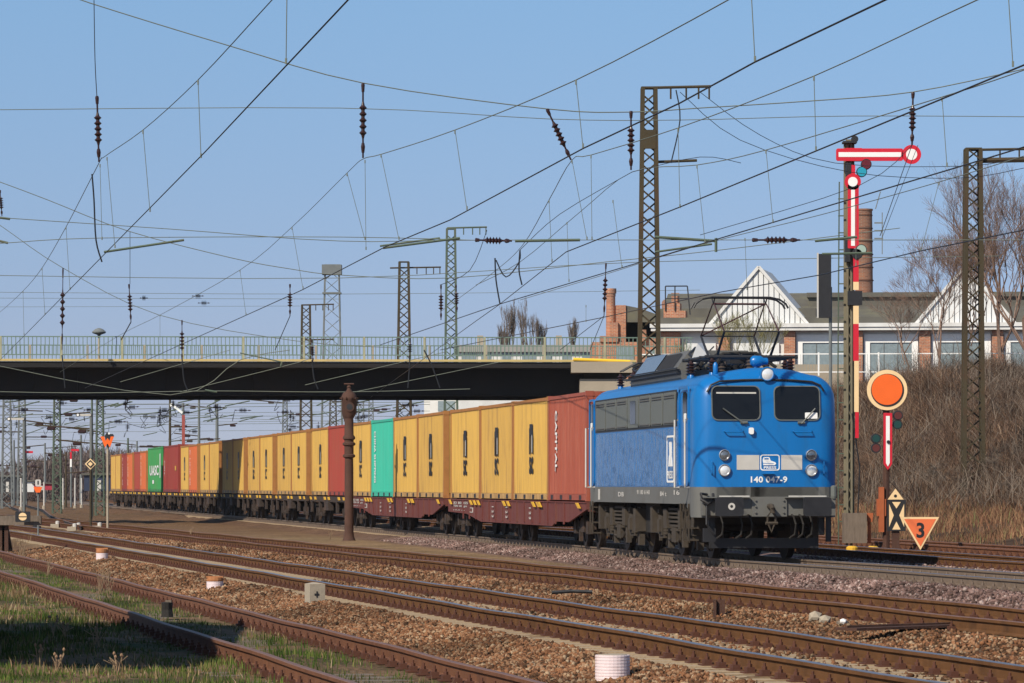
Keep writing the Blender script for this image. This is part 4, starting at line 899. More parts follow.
# ruined brick building with its own stack
rp = P(585, 372, 225); t = thing('ruined_brick_building', (rp.x, 225, 5.5), 'half collapsed brick workshop with chimney stacks left of the factory hall', 'building')
s2 = 225 / F
def zz(y): return CAMZ + (HZ - y) * s2 - 5.5
def xx(x): return (x - 585) * s2
b = MB(); b.box(xx(592), xx(664), 0, 6, 0, zz(342)); b.box(xx(600), xx(618), -.1, 1.5, zz(342), zz(336)); b.box(xx(610), xx(618), .0, 1.2, zz(337), zz(322)); b.box(xx(616), xx(626), .2, 1.4, zz(342), zz(305))
b.box(xx(640), xx(662), -.2, 3, 0, zz(338)); b.box(xx(665), xx(687), 2, 5, zz(342), zz(306)); b.box(xx(665), xx(681), 2.1, 4.9, zz(306), zz(298))
b.box(xx(673), xx(681), 2.2, 3, zz(299), zz(291)); b.box(xx(640), xx(646), -.4, .2, zz(342), zz(330)); b.build('brick_wall', M['brick'], t)
b = MB(); b.lathe([(.27, zz(345)), (.25, zz(296)), (.27, zz(296)), (.27, zz(293)), (.31, zz(293)), (.31, zz(288)), (.24, zz(288))], (xx(611), .6, 0), n=16); b.build('chimney_stack', M['brick'], t, True)
b = MB(); b.add([(xx(625), .3, zz(305)), (xx(640), .3, zz(308)), (xx(668), .3, zz(318)), (xx(668), .3, zz(345)), (xx(622), .3, zz(345))], [(0, 1, 2, 3, 4)]); b.box(xx(624), xx(672), .3, 5, zz(345), zz(322)); b.box(xx(672), xx(730), 4, 9, zz(345), zz(306)); b.build('broken_roof', roofm, t)
b = MB(); b.box(xx(616), xx(634), -.05, 0, zz(362), zz(347)); b.box(xx(648), xx(658), -.25, -.2, zz(366), zz(350)); build_split(b, 'window', winm, t)
# low white and grey halls beyond the bridge
hb = P(340, 370, 290); t = thing('flat_roofed_hall', (hb.x, 290, 6), 'low white hall with dark window bands and flat grey roof beyond the bridge', 'building')
s3 = 290 / F; z3 = lambda y: CAMZ + (HZ - y) * s3 - 6; x3 = lambda x: (x - 340) * s3
b = MB(); b.box(x3(456), x3(596), 0, 12, -6.3, z3(352)); b.build('wall', wht, t)
b = MB(); b.box(x3(454), x3(598), -.3, 12, z3(352), z3(345)); b.build('roof', mat('grey_fascia', (.28, .27, .25), .8, 0, .15, 1), t)
for i, x in enumerate(range(462, 588, 20)):
    b = MB(); b.box(x3(x), x3(x + (9 if i % 3 else 14)), -.05, 0, z3(363), z3(353)); b.build('window', winm, t)
for x in (480, 559): b = MB(); b.box(x3(x - 3), x3(x + 3), 1, 2, z3(346), z3(335)); b.build('chimney', M['concrete'], t)
hb = P(424, 430, 300); t = thing('white_office_block', (hb.x, 300, -.5), 'plain white block with grey windows seen beneath the bridge', 'building')
s3 = 300 / F; z3 = lambda y: CAMZ + (HZ - y) * s3 + .5; x3 = lambda x: (x - 424) * s3
b = MB(); b.box(x3(424), x3(640), 0, 10, 0, z3(386)); b.build('wall', wht, t)
for x in (438, 492, 550): b = MB(); b.box(x3(x), x3(x + 17), -.05, 0, z3(411), z3(401)); b.build('window', winm, t)
# sheds far off in the yard, left
for (x0, x1, y0, y1, YY, mm, lab, nm) in ((0, 20, 475, 492, 430, M['black'], 'small dark shed at the far left edge of the yard', 'shed'), (20, 34, 480, 492, 400, wht, 'small pale hut behind the left signals', 'hut'),
        (34, 54, 483, 490, 400, mat('red_panel', (.33, .02, .04), .6), 'low dark red freight car far off in the yard', 'freight_car'), (84, 122, 473, 491, 330, mat('navy_panel', (.018, .028, .06), .6), 'dark blue hall behind the tail of the train', 'hall')):
    p = P(x0, y1, YY); q = P(x1, y0, YY); t = thing(nm, (p.x, YY, p.z), lab, nm.replace('_', ' ')); w_ = q.x - p.x; h_ = q.z - p.z
    b = MB(); b.box(0, w_, 0, 5, 0, h_ * .88); b.build('wall', mm, t)
    b = MB(); b.box(-.2, w_ + .2, -.2, 5.2, h_ * .88, h_); b.build('roof', roofm, t)
    b = MB(); b.box(w_ * .3, w_ * .45, -.04, 0, 0, h_ * .6); b.build('door', M['palegrey'], t)
# ------------------------------------------------------------------ masts
def lattice(b, h, wb, wt, leg=.06, br_=.03, pitch=None, top=True):
    pitch = pitch or wb * 1.1; z = 0; lv = [0]
    while z < h - pitch * .5: w_ = wb + (wt - wb) * z / h; z += max(.25, w_ * .85); lv.append(min(z, h))
    c = lambda z, sx, sy: Vector((sx * (wb + (wt - wb) * z / h) / 2, sy * (wb + (wt - wb) * z / h) / 2, z))
    for sx in (-1, 1):
        for sy in (-1, 1): b.beam(c(0, sx, sy), c(h, sx, sy), leg)
    for i in range(len(lv) - 1):
        a, d = lv[i], lv[i + 1]; f = 1 if i % 2 else -1
        b.beam(c(a, -f, -1), c(d, f, -1), br_); b.beam(c(a, f, 1), c(d, -f, 1), br_); b.beam(c(a, -1, f), c(d, -1, -f), br_); b.beam(c(a, 1, f), c(d, 1, -f), br_)
    b.bx(0, 0, h, wt + .08, wt + .08, .06)
GM = 'lattice catenary masts'
def mast(x, Y, ytop, w0, w1, label, arms=(), m='mast', yb=None, nm='catenary_mast', leg=.07, br_=.035, rz=0.1):
    p = P(x, HZ, Y); zg = float(gz(np.array([p.x]), np.array([Y]))[0]); zb = zg if yb is None else P(x, yb, Y).z
    h = CAMZ + (HZ - ytop) * Y / F - zb; t = thing(nm, (p.x, Y, zb), label, 'mast', GM, 0)
    b = MB(); lattice(b, h, w0, w1, leg, br_); b.build('lattice_frame', M[m], t)
    for (ya, xa, xb, kind) in arms:
        za = CAMZ + (HZ - ya) * Y / F - zb; s_ = Y / F; b = MB(); b.tube([((xa - x) * s_, 0, za), ((xb - x) * s_, 0, za + .05)], .05, 6)
        if kind == 'brace': b.tube([((xb - x) * s_ * .8, 0, za), (0, 0, za + .9)], .025, 5)
        if kind == 'hang':
            for q in (.35, .6, .8, .97): b.tube([((xb - x) * s_ * q, 0, za), ((xb - x) * s_ * q, 0, za - .35)], .03, 5)
        b.build('crossarm', M[m], t)
    b = MB(); b.box(-w0 * .6, w0 * .6, -w0 * .6, w0 * .6, -.5, .06); b.build('concrete_foot', M['concrete'], t)
    return t
t = mast(649, 130, 88, .72, .40, 'tall olive lattice mast rising just behind the locomotive', [(88, 641, 711, 'hang'), (162, 655, 697, 'x')], leg=.13, br_=.05)
b = MB(); zt_ = CAMZ + (HZ - 140) * 130 / F - t.location.z; b.bx(0, -.28, zt_, .42, .04, .6); b.build('plate', M['mast'], t)
t = mast(973, 140, 149, .66, .47, 'brown lattice mast with crossarm standing on the slope at the right', [(150, 966, 1050, 'hang')], leg=.13, br_=.05)
b = MB(); b.tube([(.2, 0, 11.55), (3, 0, 11.6)], .10, 6); b.build('beam_end', M['mast'], t)
mast(404, 232, 262, .95, .50, 'lattice mast with T shaped top beyond the bridge', [(268, 390, 441, 'hang')], leg=.13, br_=.06)
mast(451, 214, 229, .80, .42, 'green lattice mast with short braced arm beyond the bridge', [(228, 447, 487, 'hang')], 'mastgreen', leg=.11, br_=.055)
mast(306, 262, 305, .85, .5, 'lattice mast with two portal arms behind the bridge, left of the tall tower', [(305, 302, 334, 'hang'), (340, 302, 334, 'x')], leg=.11, br_=.055)
# communications tower
p = P(332, HZ, 420); t = thing('lattice_tower', (p.x, 420, -.3), 'grey lattice floodlight tower far behind the bridge', 'tower'); h = CAMZ + (HZ - 262) * 420 / F
b = MB(); lattice(b, h, 2.4, 1.4, .12, .06); b.build('lattice_frame', M['mastdist'], t)
b = MB()
for z in (h - 2.9, h - .6, h * .55): b.bx(0, 0, z, 1.9, 1.9, .15)
b.bx(0, 0, h - .5, 2.0, 2.0, 1.0); b.build('platform', M['mastdist'], t)
# masts seen under the bridge
und = [(7, 300, 392, .6, 'mastdist', 'x'), (22, 330, 388, .55, 'mastdist', 'x'), (57, 250, 390, .40, 'mastgreen', 'x'), (92, 235, 385, .18, 'mastgreen', 'p'), (100, 240, 388, .40, 'mastgreen', 'x'), (45, 420, 443, .3, 'mastdist', 'p'), (81, 380, 435, .3, 'mastdist', 'p'),
       (128, 400, 438, .3, 'mastgreen', 'p'), (137, 360, 441, .25, 'mastdist', 'p'), (170, 340, 400, .3, 'mast', 'p'), (199, 330, 398, .3, 'mastdist', 'p'), (217, 350, 404, .4, 'mastdist', 'p'), (285, 340, 395, .4, 'mastdist', 'x'), (333, 300, 388, .5, 'mast', 'x'), (361, 330, 402, .5, 'mastdist', 'x'), (371, 350, 400, .4, 'mastdist', 'x'), (66, 330, 452, .2, 'mast', 'p'), (14, 350, 440, .25, 'mastdist', 'p')]
nbr = {7: 'at the far left edge under the bridge', 22: 'second from the left edge under the bridge', 57: 'green and brown, between the left signals under the bridge', 92: 'slim green pole directly left of the diamond board', 100: 'green lattice mast between diamond board and W board', 45: 'thin far pole above the red freight car', 81: 'thin far pole left of the diamond board',
       128: 'thin green pole above the tail of the train', 137: 'thin pole just right of the tail of the train', 170: 'brown mast beside the raised signal arm', 199: 'thin pole above the orange container', 217: 'grey pole left of the bridge shadow', 285: 'lattice mast above the yellow containers left of the red one', 333: 'lattice mast just left of the rusty column top', 361: 'small grey mast right of the rusty column', 371: 'small grey mast second right of the rusty column', 66: 'short brown post far off below the signals', 14: 'thin pole near the far left edge'}
for (x, Y, yt, w_, m, kd) in und:
    p = P(x, HZ, Y); zg = float(gz(np.array([p.x]), np.array([Y]))[0]); h = CAMZ + (HZ - yt) * Y / F - zg; s_ = Y / F
    t = thing('catenary_mast', (p.x, Y, zg), ('far catenary mast ' if kd == 'x' else 'far catenary pole ') + nbr[x], 'mast', 'far masts seen beneath the bridge')
    b = MB()
    if kd == 'x': lattice(b, h, w_ * 1.3, w_ * .8, .08, .05)
    else: b.tube([(0, 0, 0), (0, 0, h)], w_ / 2, 6, w_ / 3)
    b.build('shaft', M[m], t)
    for q in range(R.choice([2, 3, 3])):
        z = h * R.uniform(.55, .97); l = R.choice([-1, 1]) * R.uniform(1.5, 3.4); b = MB(); b.tube([(0, 0, z), (l, 0, z + R.uniform(-.1, .3))], .045, 5); a = b.build('crossarm', M['mast'], t)
        b = MB(); b.lathe([(.05, -.25), (.10, -.2), (.10, .2), (.05, .25)], (l * R.uniform(.3, .8), 0, z + .02), (1, 0, 0), 6); b.build('insulator', M['porcelain'], a)
# ------------------------------------------------------------------ overhead line
def wire(b, pts, r): b.tube(pts, r, 4, caps=False)
def smooth(pts, n=4):
    out = []
    for i in range(len(pts) - 1):
        p0 = pts[max(i - 1, 0)]; p1 = pts[i]; p2 = pts[i + 1]; p3 = pts[min(i + 2, len(pts) - 1)]
        for k in range(n): t = k / n; out.append(.5 * ((2 * p1) + (p2 - p0) * t + (2 * p0 - 5 * p1 + 4 * p2 - p3) * t * t + (3 * p1 - p0 - 3 * p2 + p3) * t ** 3))
    out.append(pts[-1]); return out
def insul(parent, a, b_, r=.055, nm='insulator'):   # hanging insulator string between a and b
    a = Vector(a); b_ = Vector(b_); d = b_ - a; L_ = d.length; n = 5; B = MB(); B.tube([a, b_], .018, 5); pr = [(.02, L_ * .25)]
    for i in range(n): z = L_ * (.30 + .42 * i / n); pr += [(.035, z), (r * 1.5, z + L_ * .03), (.035, z + L_ * .06)]
    pr.append((.02, L_ * .74)); B.lathe(pr, a, d, 10); B.lathe([(.03, 0), (.04, L_ * .03), (.03, L_ * .12)], a, d, 6); B.lathe([(.03, L_ * .8), (.045, L_ * .85), (.03, L_ * .93)], a, d, 6)
    return B.build(nm, M['porcelain'], parent)
ZC = 5.75; K = F * (ZC - CAMZ)
GL = 'overhead contact lines above the tracks'
def line(label, contact, mess, drops, rc=.0105, rm=.008):
    cp_ = [PZ(x, y, ZC) for x, y in contact]; t = thing('overhead_line', (cp_[0].x, cp_[0].y, 0), label, 'overhead line', GL)
    b = MB(); wire(b, cp_, rc); rel(b, t).build('contact_wire', M['wire'], t)
    def Yat(x):
        for (a, c) in zip(contact[:-1], contact[1:]):
            lo, hi = sorted((a[0], c[0]))
            if lo <= x <= hi: q = (x - a[0]) / (c[0] - a[0]); return K / (HZ - (a[1] + (c[1] - a[1]) * q))
        e = contact[0] if abs(x - contact[0][0]) < abs(x - contact[-1][0]) else contact[-1]; return K / (HZ - e[1])
    mp_ = []
    for (x, y) in mess: mp_.append(PY(x, y, Yat(x)))
    b = MB(); wire(b, smooth(mp_), rm); rel(b, t).build('messenger_wire', M['wiregreen'], t)
    for (x0, y0, x1, y1) in drops:
        Y = Yat(x1); a = PY(x0, y0, Y); c = PY(x1, y1, Y); b = MB(); wire(b, [a, c], .005); b.lathe([(.012, 0), (.012, .06)], a - Vector((0, 0, .06)), n=5); b.lathe([(.012, 0), (.012, .06)], c, n=5); rel(b, t).build('dropper', M['wiregreen'], t)
    return t
lA = line('overhead line running steeply down across the upper left corner', [(380, -40), (348, 0), (205, 152), (20, 340), (-10, 370)], [(320, -50), (272, 0), (198, 80), (143, 130), (104, 157), (98, 165), (66, 227), (42, 268), (23, 291), (0, 312), (-20, 326)],
          [(287, -10, 286, 64), (198, 80, 201, 158), (143, 130, 150, 212), (107, 157, 115, 248), (66, 227, 70, 290), (42, 268, 45, 315), (23, 291, 24, 335), (100, 164, 102, 240)])
lB = line('long overhead line from the top right corner down to the bridge deck at the left', [(950, -30), (885, 0), (755, 62), (680, 103), (584, 148), (450, 220), (385, 247), (302, 290), (200, 336), (85, 388)], [(790, -40), (728, 0), (576, 80), (455, 130), (382, 154), (363, 159), (347, 173), (292, 227), (240, 270), (160, 315), (120, 335), (60, 372)],
          [(751, -12, 755, 62), (576, 80, 583, 148), (455, 130, 467, 210), (381, 154, 399, 240), (365, 160, 366, 250), (347, 173, 365, 240), (292, 227, 303, 289), (240, 270, 246, 315), (160, 315, 160, 352)])
lC = line('overhead line above the locomotive, rising to the right edge of the picture', [(1060, 50), (1024, 65), (816, 151), (680, 207), (566, 252), (500, 304), (476, 321), (360, 405)], [(1040, -22), (977, 0), (814, 76), (678, 128), (591, 155), (572, 160), (549, 200), (522, 246), (490, 275), (440, 312)],
          [(814, 76, 816, 151), (678, 128, 680, 208), (591, 155, 592, 240), (572, 160, 587, 240), (549, 200, 552, 262), (1008, -10, 1013, 67)])
lD = line('overhead line crossing in front of the tall mast to the right hand mast', [(1060, 135), (1024, 147), (965, 165), (781, 220), (621, 268), (500, 304), (380, 345)], [(1060, 55), (1024, 70), (942, 97), (766, 150), (697, 165), (632, 172), (580, 212), (520, 262), (476, 285)],
          [(942, 97, 947, 167), (766, 150, 773, 223), (697, 165, 705, 243), (613, 200, 622, 268), (567, 222, 569, 282)])
lE = line('lowest overhead line, passing behind the semaphore signal', [(1060, 220), (1024, 230), (920, 251), (820, 275), (721, 292), (600, 318), (440, 350)], [(1060, 145), (1024, 156), (939, 182), (820, 215), (700, 245), (600, 276), (520, 300)],
          [(939, 182, 921, 251), (856, 206, 856, 266), (745, 238, 747, 290), (586, 305, 586, 322)])
# insulators and span wires
def span(Y, label, wires, ins, arms=(), hang=()):
    a = PY(wires[0][0][0][0], wires[0][0][0][1], Y); t = thing('cross_span', (a.x, Y, 0), label, 'span wire', 'cross spans carrying the overhead lines')
    for (pts, r) in wires: b = MB(); wire(b, smooth([PY(x, y, Y) for x, y in pts]), r); rel(b, t).build('span_wire', M['wiregreen'], t)
    for (x0, y0, x1, y1) in ins: o = insul(t, PY(x0, y0, Y) - t.location, PY(x1, y1, Y) - t.location, .05 * max(1, Y / 110))
    for (x0, y0, x1, y1, r) in arms: b = MB(); b.tube([PY(x0, y0, Y), PY(x1, y1, Y)], r, 6); rel(b, t).build('registration_arm', M['mastgreen'], t)
    for (pts, r) in hang: b = MB(); wire(b, smooth([PY(x, y, Y) for x, y in pts]), r); rel(b, t).build('jumper_cable', M['wire'], t)
    return t
span(77, 'nearest cross span with hanging insulators across the whole upper picture', [([(60, -9), (90, 3), (230, 46), (363, 83), (548, 109), (632, 112), (700, 108), (810, 101), (913, 92), (1024, 69), (1060, 60)], .010),
      ([(-30, 110), (340, 108), (550, 119), (680, 120), (850, 116), (1060, 117)], .007), ([(-30, 215), (6, 218), (170, 229), (340, 241), (500, 240), (1060, 240)], .007), ([(-30, 245), (6, 243), (100, 238), (340, 237), (500, 241)], .007)],
     [(97, 96, 99, 162), (363, 83, 363, 158), (547, 109, 571, 160), (631, 111, 631, 170), (913, 92, 912, 145), (475, 240, 512, 241), (752, 240, 800, 240)],
     [(104, 252, 184, 240, .025), (383, 248, 460, 238, .025), (515, 241, 580, 240, .03), (655, 237, 716, 241, .03), (655, 252, 712, 244, .022), (815, 241, 857, 237, .028), (822, 254, 872, 253, .025), (716, 238, 716, 252, .03)],
     [([(92, 174), (94, 200), (96, 240), (102, 262)], .015), ([(495, 258), (496, 280), (500, 304)], .014), ([(496, 260), (506, 277), (519, 262), (520, 250)], .012), ([(520, 250), (519, 270), (522, 285)], .014), ([(676, 90), (680, 120), (671, 163)], .012), ([(94, 0), (95, 60), (97, 98)], .008), ([(632, 172), (700, 157), (741, 163)], .006), ([(632, 172), (560, 214), (520, 250)], .006), ([(700, 92), (760, 135), (835, 163), (965, 166), (1024, 157)], .006), ([(680, 92), (740, 140), (850, 172), (960, 178), (1024, 168)], .006), ([(912, 145), (860, 185), (700, 235)], .006), ([(912, 145), (880, 236)], .007), ([(918, 145), (882, 238)], .005)])
span(150, 'second cross span reaching the green lattice mast, with small insulators at mid height', [([(-30, 172), (0, 182), (48, 200), (128, 231), (232, 258), (291, 269), (340, 275), (450, 278), (605, 262), (720, 250), (900, 228)], .014), ([(-30, 275), (340, 278), (640, 262), (1000, 256)], .012)],
     [(129, 284, 131, 322), (290, 284, 290, 316), (441, 285, 441, 320), (456, 285, 457, 312), (606, 263, 604, 316), (0, 190, 2, 216)], [(380, 246, 440, 238, .04), (-5, 240, 8, 243, .05), (-5, 217, 10, 219, .05)],
     [([(131, 322), (121, 340)], .02), ([(290, 316), (275, 350)], .015), ([(487, 230), (470, 270), (440, 285)], .012), ([(130, 232), (130, 284)], .010), ([(604, 316), (560, 350)], .012), ([(604, 316), (590, 350)], .012)])
span(184, 'third cross span hanging close in front of the bridge girder', [([(-30, 205), (4, 228), (63, 268), (159, 315), (297, 341), (400, 348)], .014), ([(-30, 391), (80, 393), (212, 391), (340, 392), (470, 389)], .016), ([(-30, 360), (170, 395), (240, 360), (290, 350)], .016), ([(180, 392), (300, 362), (300, 358)], .014), ([(305, 385), (445, 352)], .014), ([(120, 382), (230, 350)], .012), ([(355, 392), (500, 362)], .014)],
     [(182, 320, 182, 362), (63, 268, 62, 350), (312, 340, 313, 362), (410, 338, 410, 358)], [(240, 353, 282, 362, .03), (282, 362, 281, 366, .05), (205, 390, 217, 392, .05)],
     [([(182, 358), (184, 380), (188, 391)], .03), ([(62, 355), (64, 375), (65, 388)], .03), ([(312, 360), (314, 378), (318, 389)], .03), ([(424, 350), (432, 366), (440, 388)], .03), ([(410, 356), (409, 375), (408, 388)], .03)])
span(300, 'far span wires at the height of the floodlight tower', [([(-30, 292), (340, 294), (700, 290)], .016), ([(-30, 298), (340, 299)], .014), ([(-30, 307), (300, 306)], .012), ([(-30, 400), (120, 404), (420, 402)], .016), ([(-30, 420), (120, 416), (420, 424)], .016), ([(-30, 438), (200, 441), (400, 432)], .014)],
     [(192, 296, 204, 296), (198, 303, 210, 303), (140, 298, 148, 298)])
# messy far wiring and insulators seen beneath the bridge
for j in range(4):
    Y = 240 + j * 38; y0 = 398 + j * 9; W_ = [([(-30, y0), (100, y0 + R.uniform(-3, 3)), (250, y0 + R.uniform(-3, 3)), (430, y0 + R.uniform(-3, 3))], .018), ([(-30, y0 + 8), (430, y0 + 4)], .014)]
    ins = []; hg = []; am = []
    for i in range(13):
        x = R.uniform(0, 410); y = y0 + R.uniform(-6, 4)
        if R.random() < .5: ins.append((x, y, x, y + R.uniform(7, 12)))
        else: ins.append((x, y + 5, x + R.uniform(10, 18), y + 5 + R.uniform(-1, 1)))
        hg.append(([(x, y + 6), (x + R.uniform(-8, 8), y + 16), (x + R.uniform(-16, 16), y + 12)], .018))
        x = R.uniform(0, 410); am.append((x, y + 8, x + R.uniform(14, 32), y + R.uniform(0, 6), .04))
    span(Y, ['nearest', 'second', 'third', 'farthest'][j] + ' tangled far span with small insulators seen beneath the bridge', W_, ins, am, hg)
# ------------------------------------------------------------------ signals and signs
def gpix(x, y):      # the ground point seen at this place
    z = -.2
    for _ in range(12): p = PZ(x, y, z); z = .5 * z + .5 * float(gz(np.array([p.x]), np.array([p.y]))[0])
    p = PZ(x, y, z); return p
def gpt(x, Y, dz=0):
    p = P(x, HZ, Y); p.z = float(gz(np.array([p.x]), np.array([Y]))[0]) + dz; return p
def flat(Y, t):      # picture coordinates on a board that stands at distance Y, facing the camera
    loc = Vector(t.location); return lambda x, y, off: PY(x, y, Y) - Vector((0, off, 0)) - loc
def pc(cx, cy, r, n=24): return [(cx + r * math.cos(2 * math.pi * i / n), cy + r * math.sin(2 * math.pi * i / n)) for i in range(n)]
SY = 106.0
t = thing('semaphore_signal', gpt(850, SY), 'tall semaphore signal with one level and one hanging red white arm, right of the locomotive', 'railway signal')
f = flat(SY, t); b = MB()
hS = PY(850, 140, SY).z - t.location.z
lattice(b, hS, .115, .09, .05, .018); b.v = [tuple(Vector(q) + Vector((0, .25, 0))) for q in b.v]; b.box(-.14, .14, .3, .34, .3, hS); b.build('lattice_post', mat('signal_post_olive', (.17, .15, .10), .8, 0, .2, 1.5, (.12, .07, .035), .5, 1.2), t)
b = MB(); b.plate(rrect(836, 903, 148.5, 161, 2), f, 0, .03); b.plate(pc(911.5, 154.5, 9.6), f, 0, .03); b.plate([(846, 148), (862, 148), (862, 161), (846, 161)], f, -.2, 0); a = b.build('signal_arm', M['redpaint'], t)
b = MB(); b.plate([(838.5, 152.3), (901, 152.3), (901, 157), (838.5, 157)], f, .031, .036); b.plate(pc(911.5, 154.5, 5.6), f, .031, .036); b.build('white_stripe', M['white'], a)
b = MB(); b.plate(rrect(847.5, 858.5, 185, 248.5, 1), f, .06, .09); b.plate(pc(852.5, 182, 8.2), f, .06, .09); b.plate([(850, 165), (855, 165), (855, 176), (850, 176)], f, .04, .07); a = b.build('signal_arm', M['redpaint'], t)
b = MB(); b.plate([(850.8, 190), (854.6, 190), (854.6, 246), (850.8, 246)], f, .091, .096); b.plate(pc(852.5, 182, 4.8), f, .091, .096); b.build('white_stripe', M['white'], a)
b = MB(); b.plate([(853, 250), (858.5, 250), (858.5, 282), (853, 282)], f, .05, .07); b.plate([(853, 324), (858.5, 324), (858.5, 361), (853, 361)], f, .05, .07); b.plate([(855, 412), (858.5, 412), (858.5, 438), (855, 438)], f, .05, .07); build_split(b, 'mast_plate', M['redpaint'], t)
b = MB(); b.plate([(853, 282), (858.5, 282), (858.5, 290), (853, 290)], f, .05, .07); b.plate([(853, 306), (858.5, 306), (858.5, 324), (853, 324)], f, .05, .07); b.plate([(854, 361), (858.5, 361), (858.5, 412), (854, 412)], f, .05, .07); build_split(b, 'pale_band', M['cream'], t)
for (x, y, r, mm) in ((866, 164.5, 4.6, mat('red_lens', (.12, .01, .015), .2)), (861.5, 172, 4.6, mat('blue_green_lens', (.02, .30, .42), .2)), (861, 250, 4.8, mat('pale_lens', (.32, .42, .36), .3)), (857, 254, 4.8, M['black'])):
    b = MB(); b.plate(pc(x, y, r + .8, 16), f, .0, .10); sp_ = b.build('spectacle', M['black'], t); b = MB(); b.plate(pc(x, y, r, 16), f, .10, .11); b.build('lens', mm, sp_)
b = MB()
for (x0, x1, y0, y1) in ((848, 862, 291, 305), (845, 850, 240, 262), (846, 851, 163, 176)): b.plate([(x0, y0), (x1, y0), (x1, y1), (x0, y1)], f, -.2, .08)
b.plate([(843, 143), (857, 143), (857, 141), (843, 141)], f, -.4, .05); b.plate(pc(855, 139, 3.5, 10), f, -.3, 0)
b.build('signal_lamp', M['black'], t)
b = MB(); b.tube([(-.28, .2, .2), (-.30, .2, 4), (-.26, .2, 9.6)], .018, 5)
for i in range(20): b.bx(-.22, .2, .8 + i * .44, .14, .03, .03)
b.build('ladder', M['mastgreen'], t)
b = MB(); b.plate([(843, 513), (866, 513), (866, 543), (843, 543)], f, -.3, .25); b.build('drive_box', M['wood'], t)
for xx_, yy_ in ((867, 519),):
    b = MB(); b.plate([(865, 513), (873, 513), (872, 522), (868, 522)], f, -.1, .1); b.plate([(868, 522), (871, 522), (871, 543), (868, 543)], f, -.1, .0); b.build('signal_wire_wheel', mat('orange_rust', (.34, .09, .03), .8, 0, .2, 4), t)
b = MB(); b.tube([(.05, 0, 3.6), (.25, 0, 2.2), (.2, 0, .9)], .02, 5); b.build('cable', M['black'], t)
for x in (852, 873): b = MB(); g = gpt(x, 98); tt = thing('ground_marker', g, 'small yellow cap on the ground ' + ('below the semaphore box' if x < 860 else 'right of the semaphore box'), 'marker', 'yellow caps by the semaphore'); b.lathe([(.14, 0), (.14, .16), (.09, .2)], n=12); b.build('cap', M['yellow'], tt); b = MB(); b.lathe([(.17, 0), (.17, .06)], n=12); b.build('base', M['concrete'], tt)
DY = 102.0
t = thing('distant_signal', gpt(886.5, DY), 'distant signal with large orange disc and red white pointer board', 'railway signal'); f = flat(DY, t)
b = MB(); h = PY(886, 400, DY).z - t.location.z; b.tube([(0, .1, 0), (0, .1, h)], .085, 8); b.build('post', M['rust'], t)
b = MB(); b.plate(pc(887, 390, 20.2, 40), f, 0, .04); d = b.build('disc_rim', M['cream'], t)
b = MB(); b.plate(pc(887.3, 390.3, 16.6, 36), f, .041, .046); d2 = b.build('black_ring', M['black'], d)
b = MB(); b.plate(pc(886.8, 389.6, 15.4, 36), f, .047, .052); b.build('orange_face', M['orange'], d)
b = MB(); b.plate([(883.2, 413), (891.8, 413), (891.8, 464), (887.5, 470), (883.2, 464)], f, .06, .09); a = b.build('pointer_board', M['redpaint'], t)
b = MB(); b.plate([(885.6, 416), (889.4, 416), (889.4, 463), (887.5, 466.5), (885.6, 463)], f, .091, .096); b.build('white_stripe', M['white'], a)
b = MB(); b.plate(pc(888, 442, 1.8, 10), f, .097, .12); b.build('pivot', M['black'], a)
for (x, y, c_) in ((898, 415.5, 'r'), (897.5, 424.5, 'g'), (876, 438.5, 'g'), (876, 448, 'r')):
    b = MB(); b.plate(pc(x, y, 5, 14), f, -.12, .03); s_ = b.build('spectacle', M['black'], t); b = MB(); b.plate(pc(x, y, 3.8, 12), f, .03, .036); b.build('lens', mat('dim_red_lens', (.10, .025, .02), .3) if c_ == 'r' else mat('dim_green_lens', (.012, .05, .045), .3), s_)
b = MB(); b.plate([(879, 487), (884, 487), (884, 532), (879, 532)], f, -.2, .05); b.plate([(877, 499), (886, 499), (886, 516), (877, 516)], f, -.25, .02); b.build('drive_gear', mat('orange_rust', (.34, .09, .03)), t)
t = thing('signal_board', gpt(896, 101), 'black and cream hourglass board with pointed cap below the orange disc', 'sign'); f = flat(101, t)
b = MB(); b.bx(0, .08, .7, .18, .12, 1.4); b.build('post', M['rust'], t)
b = MB(); b.plate([(887, 500), (905.5, 500), (905.5, 531), (887, 531)], f, 0, .03); a = b.build('board', M['black'], t)
b = MB(); b.plate([(895.3, 488.5), (903.5, 499.5), (887.5, 499.5)], f, .031, .036)
b.plate([(889, 504), (893.6, 515.3), (889, 527)], f, .031, .036); b.plate([(904, 504), (904, 527), (899.2, 515.3)], f, .031, .036); b.plate([(892, 502), (900.6, 502), (896.3, 508.5)], f, .031, .036); b.plate([(896.3, 521.5), (900.4, 529.5), (892.2, 529.5)], f, .031, .036)
b.build('cream_pattern', M['cream'], a)
b = MB(); b.plate(pc(895.3, 496, 1.6, 10), f, .037, .040); b.build('black_dot', M['black'], a)
t = thing('speed_sign', gpt(920, 97), 'orange triangular sign with the number 3, standing on its point', 'sign'); f = flat(97, t)
b = MB(); b.plate([(901, 517), (939, 517), (920.3, 550)], f, 0, .03); a = b.build('board', M['cream'], t)
b = MB(); b.plate([(904, 519), (936, 519), (920.3, 546.5)], f, .031, .036); b.build('orange_field', M['orange_pale'], a)
b = MB(); s_ = 97 / F; text(b, '3', f(916.3, 538, .038), (8 * s_, 0, 0), (0, 0, 15.5 * s_)); b.build('numeral', M['black'], a)
b = MB(); b.bx(0, .06, .2, .07, .05, .5); b.build('post', M['rust'], t)
